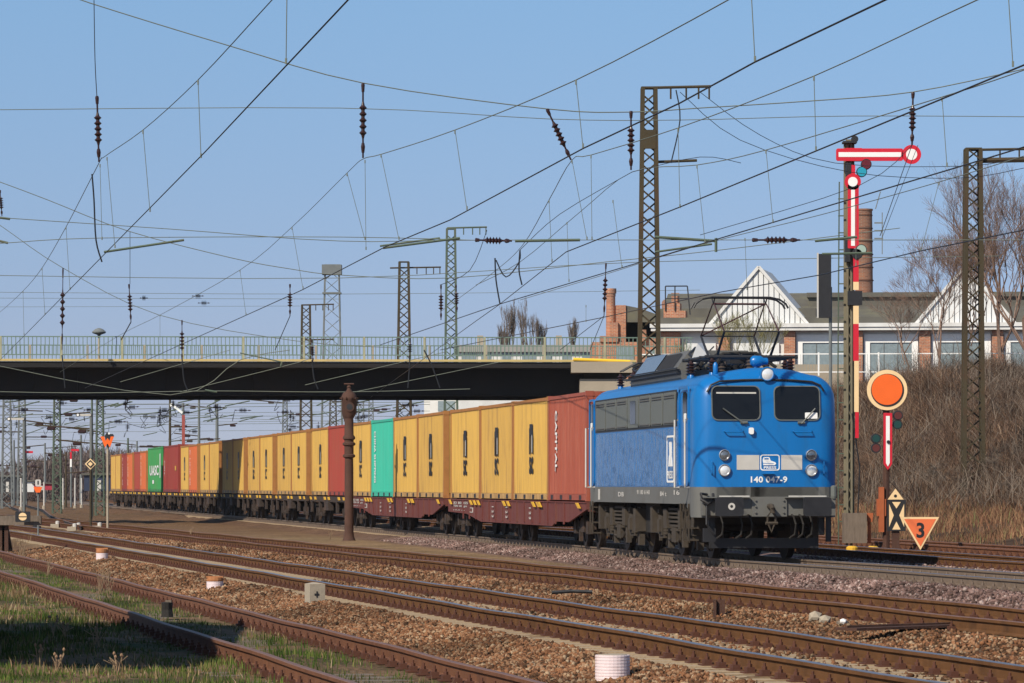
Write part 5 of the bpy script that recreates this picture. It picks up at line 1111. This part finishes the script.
# dark board seen from behind on a tall pole
t = thing('signal_screen', gpt(829, 150), 'tall dark board on a thin pole between locomotive and semaphore', 'sign'); f = flat(150, t)
b = MB(); b.plate([(818.5, 254), (831, 254), (831, 318), (818.5, 318)], f, 0, .12); b.build('board', M['black'], t)
b = MB(); b.plate([(816.8, 253), (818.3, 253), (818.3, 318), (816.8, 318)], f, 0, .14); b.build('pale_edge', M['palegrey'], t)
b = MB(); b.tube([(.06, .1, 0), (.06, .1, 8.4)], .06, 8); b.build('pole', M['mastdist'], t)
# rusty column
t = thing('water_crane', gpt(349, 131.6), 'rusty iron water crane column without arm, standing in front of the containers', 'water crane'); s_ = 131.6 / F
hh = lambda y: PY(0, y, 131.6).z - t.location.z
b = MB(); b.lathe([(.22, 0), (.17, .12), (.145, .3), (.14, hh(470)), (.135, hh(458)), (.20, hh(457)), (.20, hh(455)), (.15, hh(454)), (.15, hh(446)), (.205, hh(445)), (.205, hh(443)), (.15, hh(442)), (.15, hh(440)), (.20, hh(439)), (.20, hh(437)), (.15, hh(435)), (.14, hh(418))], n=20); b.build('column', M['rust'], t, True)
b = MB(); b.lathe([(.13, hh(419)), (.23, hh(414)), (.235, hh(400)), (.255, hh(399)), (.25, hh(397)), (.19, hh(393)), (.09, hh(391)), (.05, hh(388)), (.07, hh(387.5)), (.07, hh(386.5)), (.02, hh(384))], n=20)
b.tube([(-.16, -.05, hh(384)), (.16, -.05, hh(384))], .03, 6); b.tube([(-.18, 0, hh(414)), (-.12, 0, hh(420)), (-.06, 0, hh(426))], .05, 6)
for i in range(10): a_ = i * .628; b.lathe([(.03, 0), (.03, .05)], (.27 * math.cos(a_), .27 * math.sin(a_), hh(399)), n=6)
hd = b.build('head', M['rust'], t, True)
b = MB(); b.lathe([(.15, 0), (.15, .05), (.10, .05), (.10, 0)], (.03, -.22, hh(407)), (0, -1, 0), 16); b.build('flange', M['rust'], hd); b = MB(); b.lathe([(.10, 0), (.10, .03)], (.03, -.25, hh(407)), (0, -1, 0), 16); b.build('opening', M['black'], hd)
# buffer stop with round signal
bp_ = PZ(-6, 547, -.12); t = thing('buffer_stop', (-13.9, 108, -.33), 'old timber buffer stop beam on posts at the end of the overgrown siding', 'buffer stop')
b = MB(); b.box(-1.55, 1.50, -.15, .1, .75, 1.0); b.build('timber_beam', M['wood'], t)
for x in (-1.05, .45, .55):
    b = MB(); b.beam((x, .05, -.1), (x, .05, 1.0), .13, .16); b.beam((x, .1, .8), (x, 1.3, -.05), .1); b.build('post', M['rust'], t)
b = MB(); b.plate(rrect(15.5, 34.5 - 4, 511.5, 522, 1), flat(107.6, t), 0, .06); a = b.build('signal_box', M['black'], t)
f = flat(107.6, t); b = MB(); b.plate([(19, 516.3)] + [(23 + 4 * math.cos(q), 516.3 - 3.6 * math.sin(q)) for q in [math.pi * (1 - i / 8) for i in range(1, 8)]] + [(27, 516.3)], f, .061, .066)
b.plate([(19, 517.3)] + [(23 + 4 * math.cos(q), 517.3 + 3.2 * math.sin(q)) for q in [math.pi * (1 - i / 8) for i in range(1, 8)]] + [(27, 517.3)], f, .061, .066); b.build('white_half_disc', M['cream'], a)
# small signs and posts on the left
def post_sign(x, Y, ytop, label, nm='sign', cat='sign', m='concrete', r=.045):
    t = thing(nm, gpt(x, Y), label, cat); h = PY(x, ytop, Y).z - t.location.z; b = MB(); b.tube([(0, .06, 0), (0, .06, h)], r, 7); b.build('post', M[m], t); return t, flat(Y, t)
t, f = post_sign(107.5, 150, 440, 'orange W shaped board on a pale post left of the train tail')
b = MB(); b.plate([(100.5, 436.5), (104.3, 436.5), (105.5, 441), (107.6, 438), (109.6, 441), (110.8, 436.5), (114, 436.5), (110, 447.5), (107.6, 443.5), (105, 447.5)], f, 0, .03); b.build('orange_letter', M['orange'], t)
b = MB(); b.plate([(104.5, 436), (107, 432), (109, 434), (113, 434), (114, 436), (108, 450)], f, -.05, -.005); b.build('black_back', M['black'], t)
b = MB(); b.plate(pc(109, 433.5, 1, 8), f, .0, .02); b.build('lamp', M['white'], t)
t, f = post_sign(90.5, 160, 458, 'cream diamond board with black concentric diamonds', m='mast')
def dia(cx, cy, r): return [(cx - r, cy), (cx, cy - r), (cx + r, cy), (cx, cy + r)]
b = MB(); b.plate(dia(90.5, 464, 5.6), f, 0, .03); a = b.build('board', M['cream'], t)
for q, (r_, mm) in enumerate(((4.1, 'black'), (2.4, 'cream'))): b = MB(); b.plate(dia(90.5, 464, r_), f, .031 + q * .02, .049 + q * .02); b.build('diamond_ring', M[mm], a)
t, f = post_sign(38, 135, 488, 'small grey and orange board by the buffer stop', m='mastdist', r=.03)
b = MB(); b.plate(rrect(35.3, 41, 479.5, 484.5 + 2, 1.5), f, 0, .03); a = b.build('grey_board', M['palegrey'], t); b = MB(); b.plate([(37.5, 480.8), (38.9, 480.8), (38.9, 484.6), (37.5, 484.6)], f, .031, .034); b.build('black_mark', M['black'], a)
b = MB(); b.plate([(33.5, 487), (42.5, 487), (40, 492.5), (36, 492.5)], f, 0, .03); b.build('orange_board', M['orange'], t)
def far_semaphore(x, Y, ya, xd, kind, lab, yb=None):
    t, f = post_sign(x, Y, ya - 2, lab, 'semaphore_signal', 'railway signal', 'mastdist', .08)
    if kind == 'arm':
        b = MB(); b.plate([(x, ya - 1), (x + xd, ya - 1), (x + xd, ya + 1), (x, ya + 1)], f, .02, .05); a = b.build('signal_arm', M['palegrey'], t)
        b = MB(); b.plate(pc(x + xd, ya, 2.0, 12), f, .05, .08); b.build('arm_disc', M['black'], t); b = MB(); b.plate(pc(x + xd, ya, 1.3, 12), f, .081, .085); b.build('white_spot', M['white'], t)
    elif kind == 'up':
        b = MB(); b.plate([(x - 10, ya - 1), (x, ya + 7), (x - 1, ya + 9), (x - 11, ya + 1)], f, .02, .05); b.build('signal_arm', M['white'], t); b = MB(); b.plate(pc(x - 11, ya, 2.0, 12), f, .05, .08); b.build('arm_disc', M['white'], t)
        b = MB(); b.plate([(x - 1, ya + 10), (x + 2, ya + 10), (x + 2, ya + 40), (x - 1, ya + 40)], f, .02, .06); b.build('mast_plate', mat('worn_red', (.3, .06, .05), .7), t)
    else:
        b = MB(); b.plate([(x, ya - 1), (x + xd, ya - 1), (x + xd, ya + 1.2), (x, ya + 1.2)], f, .02, .05); b.build('signal_arm', M['redpaint'], t)
        b = MB(); b.plate([(x - 1, ya + 2), (x + .8, ya + 2), (x + .8, ya + 9), (x - 1, ya + 9)], f, .02, .05); b.build('mast_plate', M['redpaint'], t); b = MB(); b.plate([(x - 1, ya + 9), (x + .8, ya + 9), (x + .8, ya + 17), (x - 1, ya + 17)], f, .02, .05); b.build('pale_band', M['white'], t)
far_semaphore(24, 210, 419, -15, 'arm', 'grey signal with level arm and white spot at the far left under the bridge')
far_semaphore(91, 215, 415, -13, 'arm', 'grey signal with level arm left of the diamond board')
far_semaphore(183, 250, 405, 0, 'up', 'signal with white arm raised obliquely above the maroon container')
far_semaphore(25, 330, 452, 8, 'red', 'small far signal with red arm, left one of two')
far_semaphore(71, 330, 450, 8, 'red', 'small far signal with red arm, right one of two')
for x, c_ in ((21, 'white'), (75, 'white'), (81.5, 'white'), (44, 'palegrey'), (63, 'cream')):
    t, f = post_sign(x, 240 + x, 478 if x != 44 else 482, {21: 'short white post at the far left', 75: 'white post left of the pair before the train tail', 81.5: 'white post right of the pair before the train tail', 44: 'stubby pale post by the red freight car', 63: 'stubby cream post in mid yard'}[x], 'marker_post', 'post', 'palegrey', .06)
    b = MB(); b.lathe([(.13, 0), (.13, .3)], n=8); b.build('foot', M['concrete'], t)
# buffer-like point levers, small things between tracks on the left
for (x, Y, lab) in ((72, 150, 'left pale point machine in the left yard'), (76, 155, 'middle pale point machine in the left yard'), (97, 150, 'pale point machine beside the W board'), (55, 160, 'flat stone slab beside the far green mast')):
    t = thing('point_machine', gpt(x, Y), lab, 'point machine', 'point machines in the left yard'); b = MB(); b.box(-.16, .16, -.15, .15, 0, .16); b.build('housing', M['concrete'], t); b = MB(); b.lathe([(.08, .16), (.08, .26), (.03, .28)], (.1, 0, 0), n=10); b.build('lever_weight', M['palegrey'], t)
# striped drums (point lantern stumps), blocks, stones
for (x, yb, w_, h_, lab, cap) in ((102, 560, 12, 13, 'white banded drum with wooden lid, farthest of the three', True), (215, 588, 17, 13, 'white banded drum with rusty lid, middle one of the three', True), (612.5, 680, 35, 28, 'pink white ribbed drum without lid between the near tracks', False)):
    g = gpix(x, yb); g.z -= .02; s_ = g.y / F; r = w_ * s_ / 2; h = h_ * s_; t = thing('banded_drum', g, lab, 'drum', 'white drums between the tracks')
    b = MB(); pr = []
    k = 9 if not cap else 5
    top_ = h * (.62 if cap else 1)
    for i in range(k): z0 = top_ * i / k; pr += [(r * .985, z0), (r, z0 + top_ / k * .2), (r, z0 + top_ / k * .75), (r * .975, z0 + top_ / k * .8)]
    b.lathe(pr, n=28); b.build('ribbed_wall', mat('pinkish_white', (.72, .60, .60), .6, 0, .08, 5, (.4, .25, .2), .4, 6), t)
    b = MB(); 
    if cap: b.lathe([(r * .96, top_), (r * 1.0, top_ + h * .1), (r * .98, h * .92)], n=14); b.box(-r, r, -r * .5, r * .5, h * .88, h); b.build('lid', mat('rusty_lid', (.36, .15, .06), .85, 0, .3, 8), t)
    else: b.lathe([(r * .85, top_ - .02), (r * .84, top_)], n=20); b.build('fill', M['concrete'], t)
g = gpix(317.5, 603); s_ = g.y / F
t = thing('concrete_marker', g, 'square concrete block with a black cross mark beside the shiny track', 'block', rz=.35)
w_ = 16 * s_; h = 19 * s_; b = MB(); b.box(-w_ / 2, w_ / 2, 0, w_ * 1.1, 0, h); b.add([(-w_ / 2, 0, h), (w_ / 2, 0, h), (w_ / 2, w_ * 1.1, h), (-w_ / 2, w_ * 1.1, h), (0, w_ * .1, h * 1.08), (0, w_, h * 1.08)], [(0, 1, 4), (1, 2, 5, 4), (2, 3, 5), (3, 0, 4, 5)]); b.build('block', M['concrete'], t)
b = MB(); b.box(-w_ * .2, w_ * .1, -.006, 0, h * .4, h * .5); b.box(-w_ * .08, 0, -.007, -.001, h * .3, h * .62); b.build('black_mark', M['black'], t)
for (x, yb, w_, h_, lab, mm, nm) in ((719.5, 617, 11, 19, 'short square rusty iron post between the tracks', M['rust'], 'iron_post'), (815, 622, 13, 13, 'squared grey stone block lying on the ballast', M['concrete'], 'stone_block'), (825, 624, 12, 11, 'rounded pinkish stone leaning on the grey block', M['concrete'], 'stone'), (843, 626, 13, 8, 'low dark stone with a white patch, right of the pair', M['wood'], 'stone')):
    g = gpix(x, yb); g.z -= .02; s_ = g.y / F; w_ *= s_; h = h_ * s_; t = thing(nm, g, lab, nm.split('_')[-1])
    if nm == 'iron_post':
        b = MB(); b.box(-w_ / 2, -w_ / 2 + .03, 0, w_, 0, h); b.box(w_ / 2 - .03, w_ / 2, 0, w_, 0, h); b.box(-w_ / 2, w_ / 2, w_ * .4, w_ * .5, 0, h * .98); b.build('profile', M['rust'], t)
        b = MB(); b.box(-w_ * .6, w_ * .6, -.02, w_, 0, .03); b.build('foot', M['rust'], t)
    else:
        V = [Vector(p) for p in ICO]; b = MB(); b.add([Vector((p.x * w_ * R.uniform(.5, .62), p.y * w_ * .5, max(0, (p.z + .9) * h * .56))) for p in V], [tuple(q) for q in ICF]); b.build('body', mm, t)
        if 'white' in lab: b = MB(); b.add([Vector((p.x * .045, p.y * .05 - w_ * .25, p.z * .04 + h * .8)) for p in V], [tuple(q) for q in ICF]); b.build('white_patch', M['white'], t)
a = PZ(846, 631, -.15); c_ = PZ(960, 625, -.12); t = thing('rail_offcut', a, 'flat rusty iron strip lying on the ballast beside the track at the right', 'iron strip'); b = MB(); b.beam((0, 0, .02), c_ - a, .35, .03); b.build('strip', M['rust'], t); b = MB(); b.beam(Vector((0, 0, .045)), (c_ - a) * .97 + Vector((0, 0, .02)), .04, .03); b.build('raised_edge', M['rust'], t)
g = gpt(167, 70); g = PZ(167, 617, -.3); t = thing('old_stump', g, 'small dark stump between the siding rails in the shadow', 'stump'); b = MB(); b.lathe([(.085, 0), (.07, .1), (.08, .19), (.06, .2)], n=9); b.build('stump', M['underdark'], t); b = MB(); b.bx(.02, 0, .21, .08, .08, .03); b.build('top', M['wood'], t)
g = PZ(572, 596, -.17); t = thing('cable_piece', g, 'short dark cable piece lying on the ballast', 'cable'); b = MB(); b.tube([(-.3, 0, .05), (0, .02, .07), (.3, 0, .06)], .03, 6); b.build('cable', M['black'], t)
# ------------------------------------------------------------------ invented hut, unseen past the left edge, added to shade the grass
t = thing('unseen_shade_hut', (-7.7, 36.8, -.4), 'unseen brick hut with flat roof, added left of the siding to cast shade', 'hut', rz=.04)
b = MB(); b.box(-1.5, 1.25, 0, 11.2, 0, 4.3); b.build('wall', M['brick'], t); b = MB(); b.box(-1.7, 1.45, -.2, 11.4, 4.3, 4.5); b.box(.2, .8, 4.5, 5.1, 4.5, 5.2); b.build('roof', roofm, t); b = MB(); b.box(1.25, 1.3, 2, 2.9, 0, 2.0); b.build('door', M['wood'], t)
# ------------------------------------------------------------------ vegetation
def blades(name, X, Y, Hh, W_, m, lean=.35, seg=2, zoff=0, Z=None):
    n = len(X); Z = gz(X, Y) - .02 + zoff if Z is None else Z; a = NR.uniform(0, 6.28, n); l = NR.uniform(0, lean, n) * Hh; dx = np.cos(a) * l; dy = np.sin(a) * l
    wx = NR.uniform(.5, 1, n) * W_ / 2; b_ = NR.uniform(0, 3.14, n); ux = np.cos(b_) * wx; uy = np.sin(b_) * wx * .5
    P0 = np.stack([X - ux, Y - uy, Z], -1); P1 = np.stack([X + ux, Y + uy, Z], -1); mx_, my_ = X + dx * .35, Y + dy * .35; mz = Z + Hh * .6
    P2 = np.stack([mx_ - ux * .7, my_ - uy * .7, mz], -1); P3 = np.stack([mx_ + ux * .7, my_ + uy * .7, mz], -1); P4 = np.stack([X + dx, Y + dy, Z + Hh], -1)
    V = np.stack([P0, P1, P2, P3, P4], 1).reshape(-1, 3); base = (np.arange(n) * 5)[:, None, None]; Fc = (np.array([(0, 1, 3), (0, 3, 2), (2, 3, 4)])[None] + base).reshape(-1, 3)
    return np_mesh(name, V, Fc, m)
G1 = stone_mat('green_grass_blades', [(0, (0.025, 0.048, 0.009)), (.5, (0.06, 0.10, 0.018)), (.8, (0.10, 0.135, 0.028)), (1, (0.17, 0.15, 0.055))], .9)
G2 = stone_mat('dry_grass_blades', [(0, (0.08, 0.048, 0.024)), (.5, (0.17, 0.11, 0.058)), (.85, (0.28, 0.20, 0.11)), (1, (0.40, 0.31, 0.19))])
G3 = stone_mat('reddish_dead_grass', [(0, (0.09, 0.045, 0.028)), (.5, (0.20, 0.10, 0.058)), (.85, (0.30, 0.18, 0.10)), (1, (0.16, 0.17, 0.07))], .5)
G4 = stone_mat('bare_twigs', [(0, (0.03, 0.019, 0.012)), (.4, (0.10, 0.056, 0.036)), (.8, (0.18, 0.108, 0.070)), (1, (0.30, 0.22, 0.15))], .45)
G5 = stone_mat('grey_twigs', [(0, (0.06, 0.045, 0.035)), (.5, (0.13, 0.10, 0.08)), (1, (0.22, 0.18, 0.14))])
def clumpy(X, Y, sc_, thr, seed=0):
    v = np.sin(X * sc_ + seed) * np.cos(Y * sc_ * .55 + seed * 2) + .6 * np.sin(X * sc_ * 2.3 + Y * sc_ * 1.1 + seed) + .5 * NR.normal(size=len(X)); return v > thr
n = 230000; Y = 30 + 75 * NR.random(n) ** 1.5; a = arr(T1, Y, 1); X = a - 9 * NR.random(n) ** .8 + .55; nearr = np.abs(np.abs(X - a) - .75) > .12; ok = (np.abs(X) < .1249 * Y + 2.0) & clumpy(X, Y, 1.7, -.1) & nearr & (X < a + .6)
X, Y = X[ok], Y[ok]; tag(blades('green_grass', X, Y, NR.uniform(.03, .11, len(X)) * (1 + .3 * np.sin(X * 2)), .016, G1), 'short green grass growing over and beside the siding', 'grass', kind='stuff')
n = 75000; Y = 30 + 90 * NR.random(n) ** 1.3; a = arr(T1, Y, 1); X = a - 10 * NR.random(n) + 1.1; nearr = np.abs(np.abs(X - a) - .75) > .10; ok = (np.abs(X) < .1249 * Y + 2.0) & clumpy(X, Y, 1.3, .1, 3) & nearr; ok &= ~((np.abs(X - a) < .8) & (NR.random(n) < .6))
X, Y = X[ok], Y[ok]; far_ = sm(50, 80, Y); tag(blades('dry_grass', X, Y, NR.uniform(.03, .12, len(X)) * (1 + 2.0 * far_ * (np.abs(X - arr(T1, Y, 1)) > .9)), .014, G2, .6), 'dry straw coloured grass and weeds around the siding', 'grass', kind='stuff')
# dry weeds, one thing each
def weed(x, y, h, lab, z=-.34):
    h *= .62
    g = PZ(x, y, z); g.z = float(gz(np.array([g.x]), np.array([g.y]))[0]); t = thing('dry_weed', g, lab, 'weed', 'dry weeds by the siding'); b = MB(); hd = MB()
    for i in range(7):
        a_ = R.uniform(0, 6.28); l = R.uniform(.1, .4) * h; hh_ = h * R.uniform(.6, 1); p0 = Vector((R.uniform(-.04, .04), 0, 0)); p1 = Vector((math.cos(a_) * l * .5, math.sin(a_) * l * .5, hh_ * .6)); p2 = Vector((math.cos(a_) * l, math.sin(a_) * l, hh_)); b.tube([p0, p1, p2], .006, 4, .003)
        if i < 4: hd.lathe([(.006, 0), (.014, .01), (.014, .02), (.005, .035)], p2, n=6)
        b.tube([p1, p1 + Vector((R.uniform(-.1, .1), R.uniform(-.05, .05), hh_ * .3))], .004, 4)
    b.build('stem', mat('dry_stem', (.26, .18, .11), .9), t); hd.build('seed_head', mat('dry_seed', (.24, .15, .09), .9), t)
for x, y, h, lab in ((38, 668, .3, 'dry weed with seed heads at the lower left corner'), (58, 672, .32, 'tangled dry weed right of the corner weed'), (53, 634, .4, 'thin slanting weed in the grass shadow'), (97, 650, .4, 'weed with round head at the shadow edge'), (100, 592, .75, 'dark bushy weed between the siding rails, left one'), (109, 596, .8, 'dark bushy weed between the siding rails, right one'), (118, 672, .35, 'long leaning straw at the bottom left'), (64, 640, .35, 'low weed stalk in the shadow'), (205, 610, .25, 'short pale weed at the siding rail'), (22, 560, .7, 'dry weed beside the buffer stop post'), (48, 575, .6, 'dry weed near the bend of the siding'), (330, 540, .5, 'grey bush left of the rusty column'), (190, 541, .5, 'grey tuft on the ballast before the train')):
    weed(x, y, h, lab, -.3)
# slope thicket
n = 420000; Y = 100 + 95 * NR.random(n); X = arr(T6, Y, 1) + 2.8 + 32 * NR.random(n); d = X - arr(T6, Y, 1); vis = (X > .070 * Y) & (X < .1249 * Y + 3)
low = vis & (d < 12.5) & clumpy(X, Y, 1.1, .15, 5); Xl, Yl = X[low], Y[low]; k_ = sm(3, 7, Xl - arr(T6, Yl, 1)); tag(blades('dead_slope_grass', Xl, Yl, NR.uniform(.10, .45, len(Xl)) * (.45 + .9 * k_), .03, G3, .8), 'reddish brown dead grass on the lower slope', 'grass', kind='stuff')
n = 700000; Y = 112 + 70 * NR.random(n); X = .072 * Y + (.058 * Y + 2) * NR.random(n); d = X - arr(T6, Y, 1); vis = (d > 9.0) & (d < 26)
dens = np.sin(X * .9 + 1) * np.cos(Y * .35) + .7 * np.sin(X * 2.1 + Y * .8); vis &= dens + .55 * NR.normal(size=n) > .05
Xl, Yl, dl = X[vis], Y[vis], d[vis]; m_ = len(Xl); hgt = NR.random(m_) ** .8 * (.65 + .5 * np.sin(Xl * 1.3) * np.cos(Yl * .5)) * sm(8.5, 12, dl) * (1 - .45 * sm(14, 18, dl))
Zl = gz(Xl, Yl) + hgt; hh2 = NR.uniform(.25, .8, m_) * np.where(NR.random(m_) < .75, 1, .5)
hh2 = np.where(NR.random(m_) < .4, -hh2 * .7, hh2)
tag(blades('bramble_thicket', Xl, Yl, hh2, .022, G4, 1.6, Z=Zl - .1), 'dense brown leafless brambles covering the slope', 'thicket', kind='stuff')
n = 16000; Y = 116 + 66 * NR.random(n); X = .074 * Y + (.056 * Y + 2) * NR.random(n); d = X - arr(T6, Y, 1); vis = (d > 8) & (d < 24); X, Y = X[vis], Y[vis]; hc = NR.uniform(.5, 1.3, len(X)) * np.where(NR.random(len(X)) < .5, -.5, 1)
tag(blades('arching_canes', X, Y, hc, .022, G5, 2.2, Z=gz(X, Y) + NR.uniform(.2, .9, len(X))), 'long pale arching canes over the brambles on the slope', 'canes', kind='stuff')
# bare trees: recursive branching
def tree(x, Y, h, label, nm='bare_tree', seed=1, spread=.55, depth=7, r0=.14, m=None, zb=None, dens=3, cat='tree', group='bare trees', up=.25, leaf=None, trunkf=.28):
    rr = random.Random(seed); p = P(x, HZ, Y); p.z = float(gz(np.array([p.x]), np.array([Y]))[0]) if zb is None else zb; t = thing(nm, p, label, cat, group); tr = MB(); cr = MB()
    def grow(a, d, L_, r, k):
        b1 = a + d * L_ * .5 + Vector((rr.gauss(0, .05), rr.gauss(0, .05), rr.gauss(0, .03))) * L_; b2 = b1 + (d + Vector((rr.gauss(0, .12), rr.gauss(0, .12), .05))).normalized() * L_ * .5
        (tr if k >= depth - 1 else cr).tube([a, b1, b2], r, 5 if k > 3 else 3, r * .66, caps=False)
        if k == 0: return
        nb = dens if k < depth else dens + 1
        for i in range(nb):
            ax = Vector((rr.gauss(0, 1), rr.gauss(0, 1), rr.gauss(0, .6))); dd = (d + ax.normalized() * spread * rr.uniform(.6, 1.3) + Vector((0, 0, up))).normalized()
            q = rr.uniform(.45, 1); s0 = a + (b2 - a) * q if i else b2
            grow(s0, dd, L_ * rr.uniform(.62, .82), max(.0045, r * rr.uniform(.5, .66)), k - 1)
    grow(Vector((0, 0, 0)), Vector((rr.gauss(0, .06), rr.gauss(0, .06), 1)).normalized(), h * trunkf, r0, depth)
    tr.build('trunk', m or G5, t); cr.build('crown', m or G5, t); return t
GT2 = stone_mat('warm_bare_twigs', [(0, (0.07, 0.042, 0.03)), (.5, (0.15, 0.095, 0.07)), (1, (0.26, 0.18, 0.14))])
tree(1003, 176, 10.0, 'tallest bare tree behind the right hand mast', seed=3, depth=7, r0=.10, m=GT2)
tree(937, 178, 8.5, 'bare tree between distant signal and right hand mast', seed=8, depth=7, r0=.06, spread=.6, m=GT2)
tree(1030, 172, 11.0, 'bare tree at the right edge of the picture', seed=12, depth=7, r0=.10, m=GT2)
tree(968, 181, 7.5, 'low spreading bare tree directly behind the right hand mast', seed=21, depth=7, r0=.06, spread=.75, m=GT2)
tree(908, 180, 5.5, 'small bare bush tree right of the semaphore', seed=5, depth=6, r0=.045, spread=.7, m=GT2)
for i in range(34):
    Yb = R.uniform(122, 168); x = R.uniform(838, 1040) if i > 4 else R.uniform(900, 1024); X_ = (x - 512) * Yb / F; d_ = X_ - tx(6, Yb)
    if 9.5 < d_ < 20: tree(x, Yb, R.uniform(1.3, 2.3), 'leafless shrub standing up among the brambles on the slope', 'leafless_shrub', 100 + i, .85, 5, .022, [G4, GT2, G5][i % 3], group='leafless shrubs on the slope', dens=3, cat='shrub', up=.12, trunkf=.25)
GB = stone_mat('budding_twigs', [(0, (0.09, 0.08, 0.03)), (.6, (0.20, 0.19, 0.08)), (1, (0.28, 0.25, 0.13))])
tree(735, 200, 5.2, 'budding greenish bush in front of the white wall, behind the pantograph', 'budding_bush', 31, .5, 6, .05, GB, 5.6, group='budding bushes')
tree(757, 200, 5.5, 'taller budding bush behind the right side of the pantograph', 'budding_bush', 32, .45, 6, .05, GB, 5.6, group='budding bushes')
tree(690, 200, 3.6, 'small budding bush at the corner of the factory hall', 'budding_bush', 33, .5, 5, .04, GB, 5.6, group='budding bushes')
for i, (x, h, lab) in enumerate(((513, 4.6, 'tallest of the narrow bare poplars beyond the bridge'), (529, 4.2, 'second narrow bare poplar beyond the bridge'), (541, 3.8, 'third narrow bare poplar beyond the bridge'), (572, 3.4, 'lone narrow bare poplar left of the ruined workshop'), (505, 3.3, 'shortest bare poplar at the left of the group'))):
    tree(x, 330, h * 1.6, lab, 'bare_poplar', 40 + i, .28, 6, .12, G5, 5.5 + 4.5, group='bare poplars beyond the bridge', up=.7)
# far woodland behind the yard
WD = stone_mat('far_woodland', [(0, (0.045, 0.032, 0.03)), (.5, (0.10, 0.075, 0.07)), (1, (0.17, 0.135, 0.12))])
n = 120000; Y = NR.uniform(440, 520, n); X = -.145 * Y + NR.random(n) * .19 * Y; top = 2.6 + 1.2 * np.sin(X * .11) + .9 * np.sin(X * .37 + 1) + .5 * np.sin(X * .9); top = top * np.where(X < -.1249 * Y * .2, 1.0, .8)
Zl = NR.random(n) ** .9 * np.maximum(.5, top) * 1.15 - .3; o = blades('far_woodland', X, Y, NR.uniform(.4, 1.5, n), .16, WD, 1.2, Z=Zl); tag(o, 'brown leafless woodland along the horizon behind the yard', 'woodland', kind='stuff')
for i, (x, h, lab) in enumerate(((122, 4.5, 'round bare tree above the tail of the train'), (133, 5.2, 'higher bare tree above the orange container at the tail'), (147, 5.0, 'bare tree above the green container'), (100, 3.6, 'low bare tree behind the W board'), (228, 4.4, 'far bare tree above the shaded containers'), (255, 3.8, 'far bare tree above the yellow containers'), (215, 3.4, 'small far bare tree left of the shaded containers'), (60, 3.4, 'far bare tree behind the green masts'))):
    tree(x, 400, h * 1.15, lab, 'far_tree', 60 + i, .6, 6, .14, WD, 0, group='far bare trees on the horizon', dens=3)
n = 60000; Y = NR.uniform(120, 330, n); X = arr(T2, Y, 1) - 2 - NR.random(n) * 30; ok = (X > -.1249 * Y - 4) & clumpy(X, Y, .8, .1, 9); X, Y = X[ok], Y[ok]
tag(blades('tall_dry_grass', X, Y, NR.uniform(.15, .7, len(X)), .05, G2, .6), 'tall dry grass at the back of the yard on the left', 'grass', kind='stuff')

# ------------------------------------------------------------------ haze
b = MB(); b.box(-2600, 2600, -60, 4600, -3, 34); hz_o = b.build('haze', None); hz_o.data.materials.clear()
hm = bpy.data.materials.new('haze_air'); hm.use_nodes = True; hn = hm.node_tree; hn.nodes.clear(); ho = hn.nodes.new('ShaderNodeOutputMaterial'); hv = hn.nodes.new('ShaderNodeVolumePrincipled')
hv.inputs['Color'].default_value = (.82, .86, .95, 1); hv.inputs['Density'].default_value = 0.00007; hn.links.new(hv.outputs[0], ho.inputs['Volume']); hz_o.data.materials.append(hm); tag(hz_o, kind='stuff')
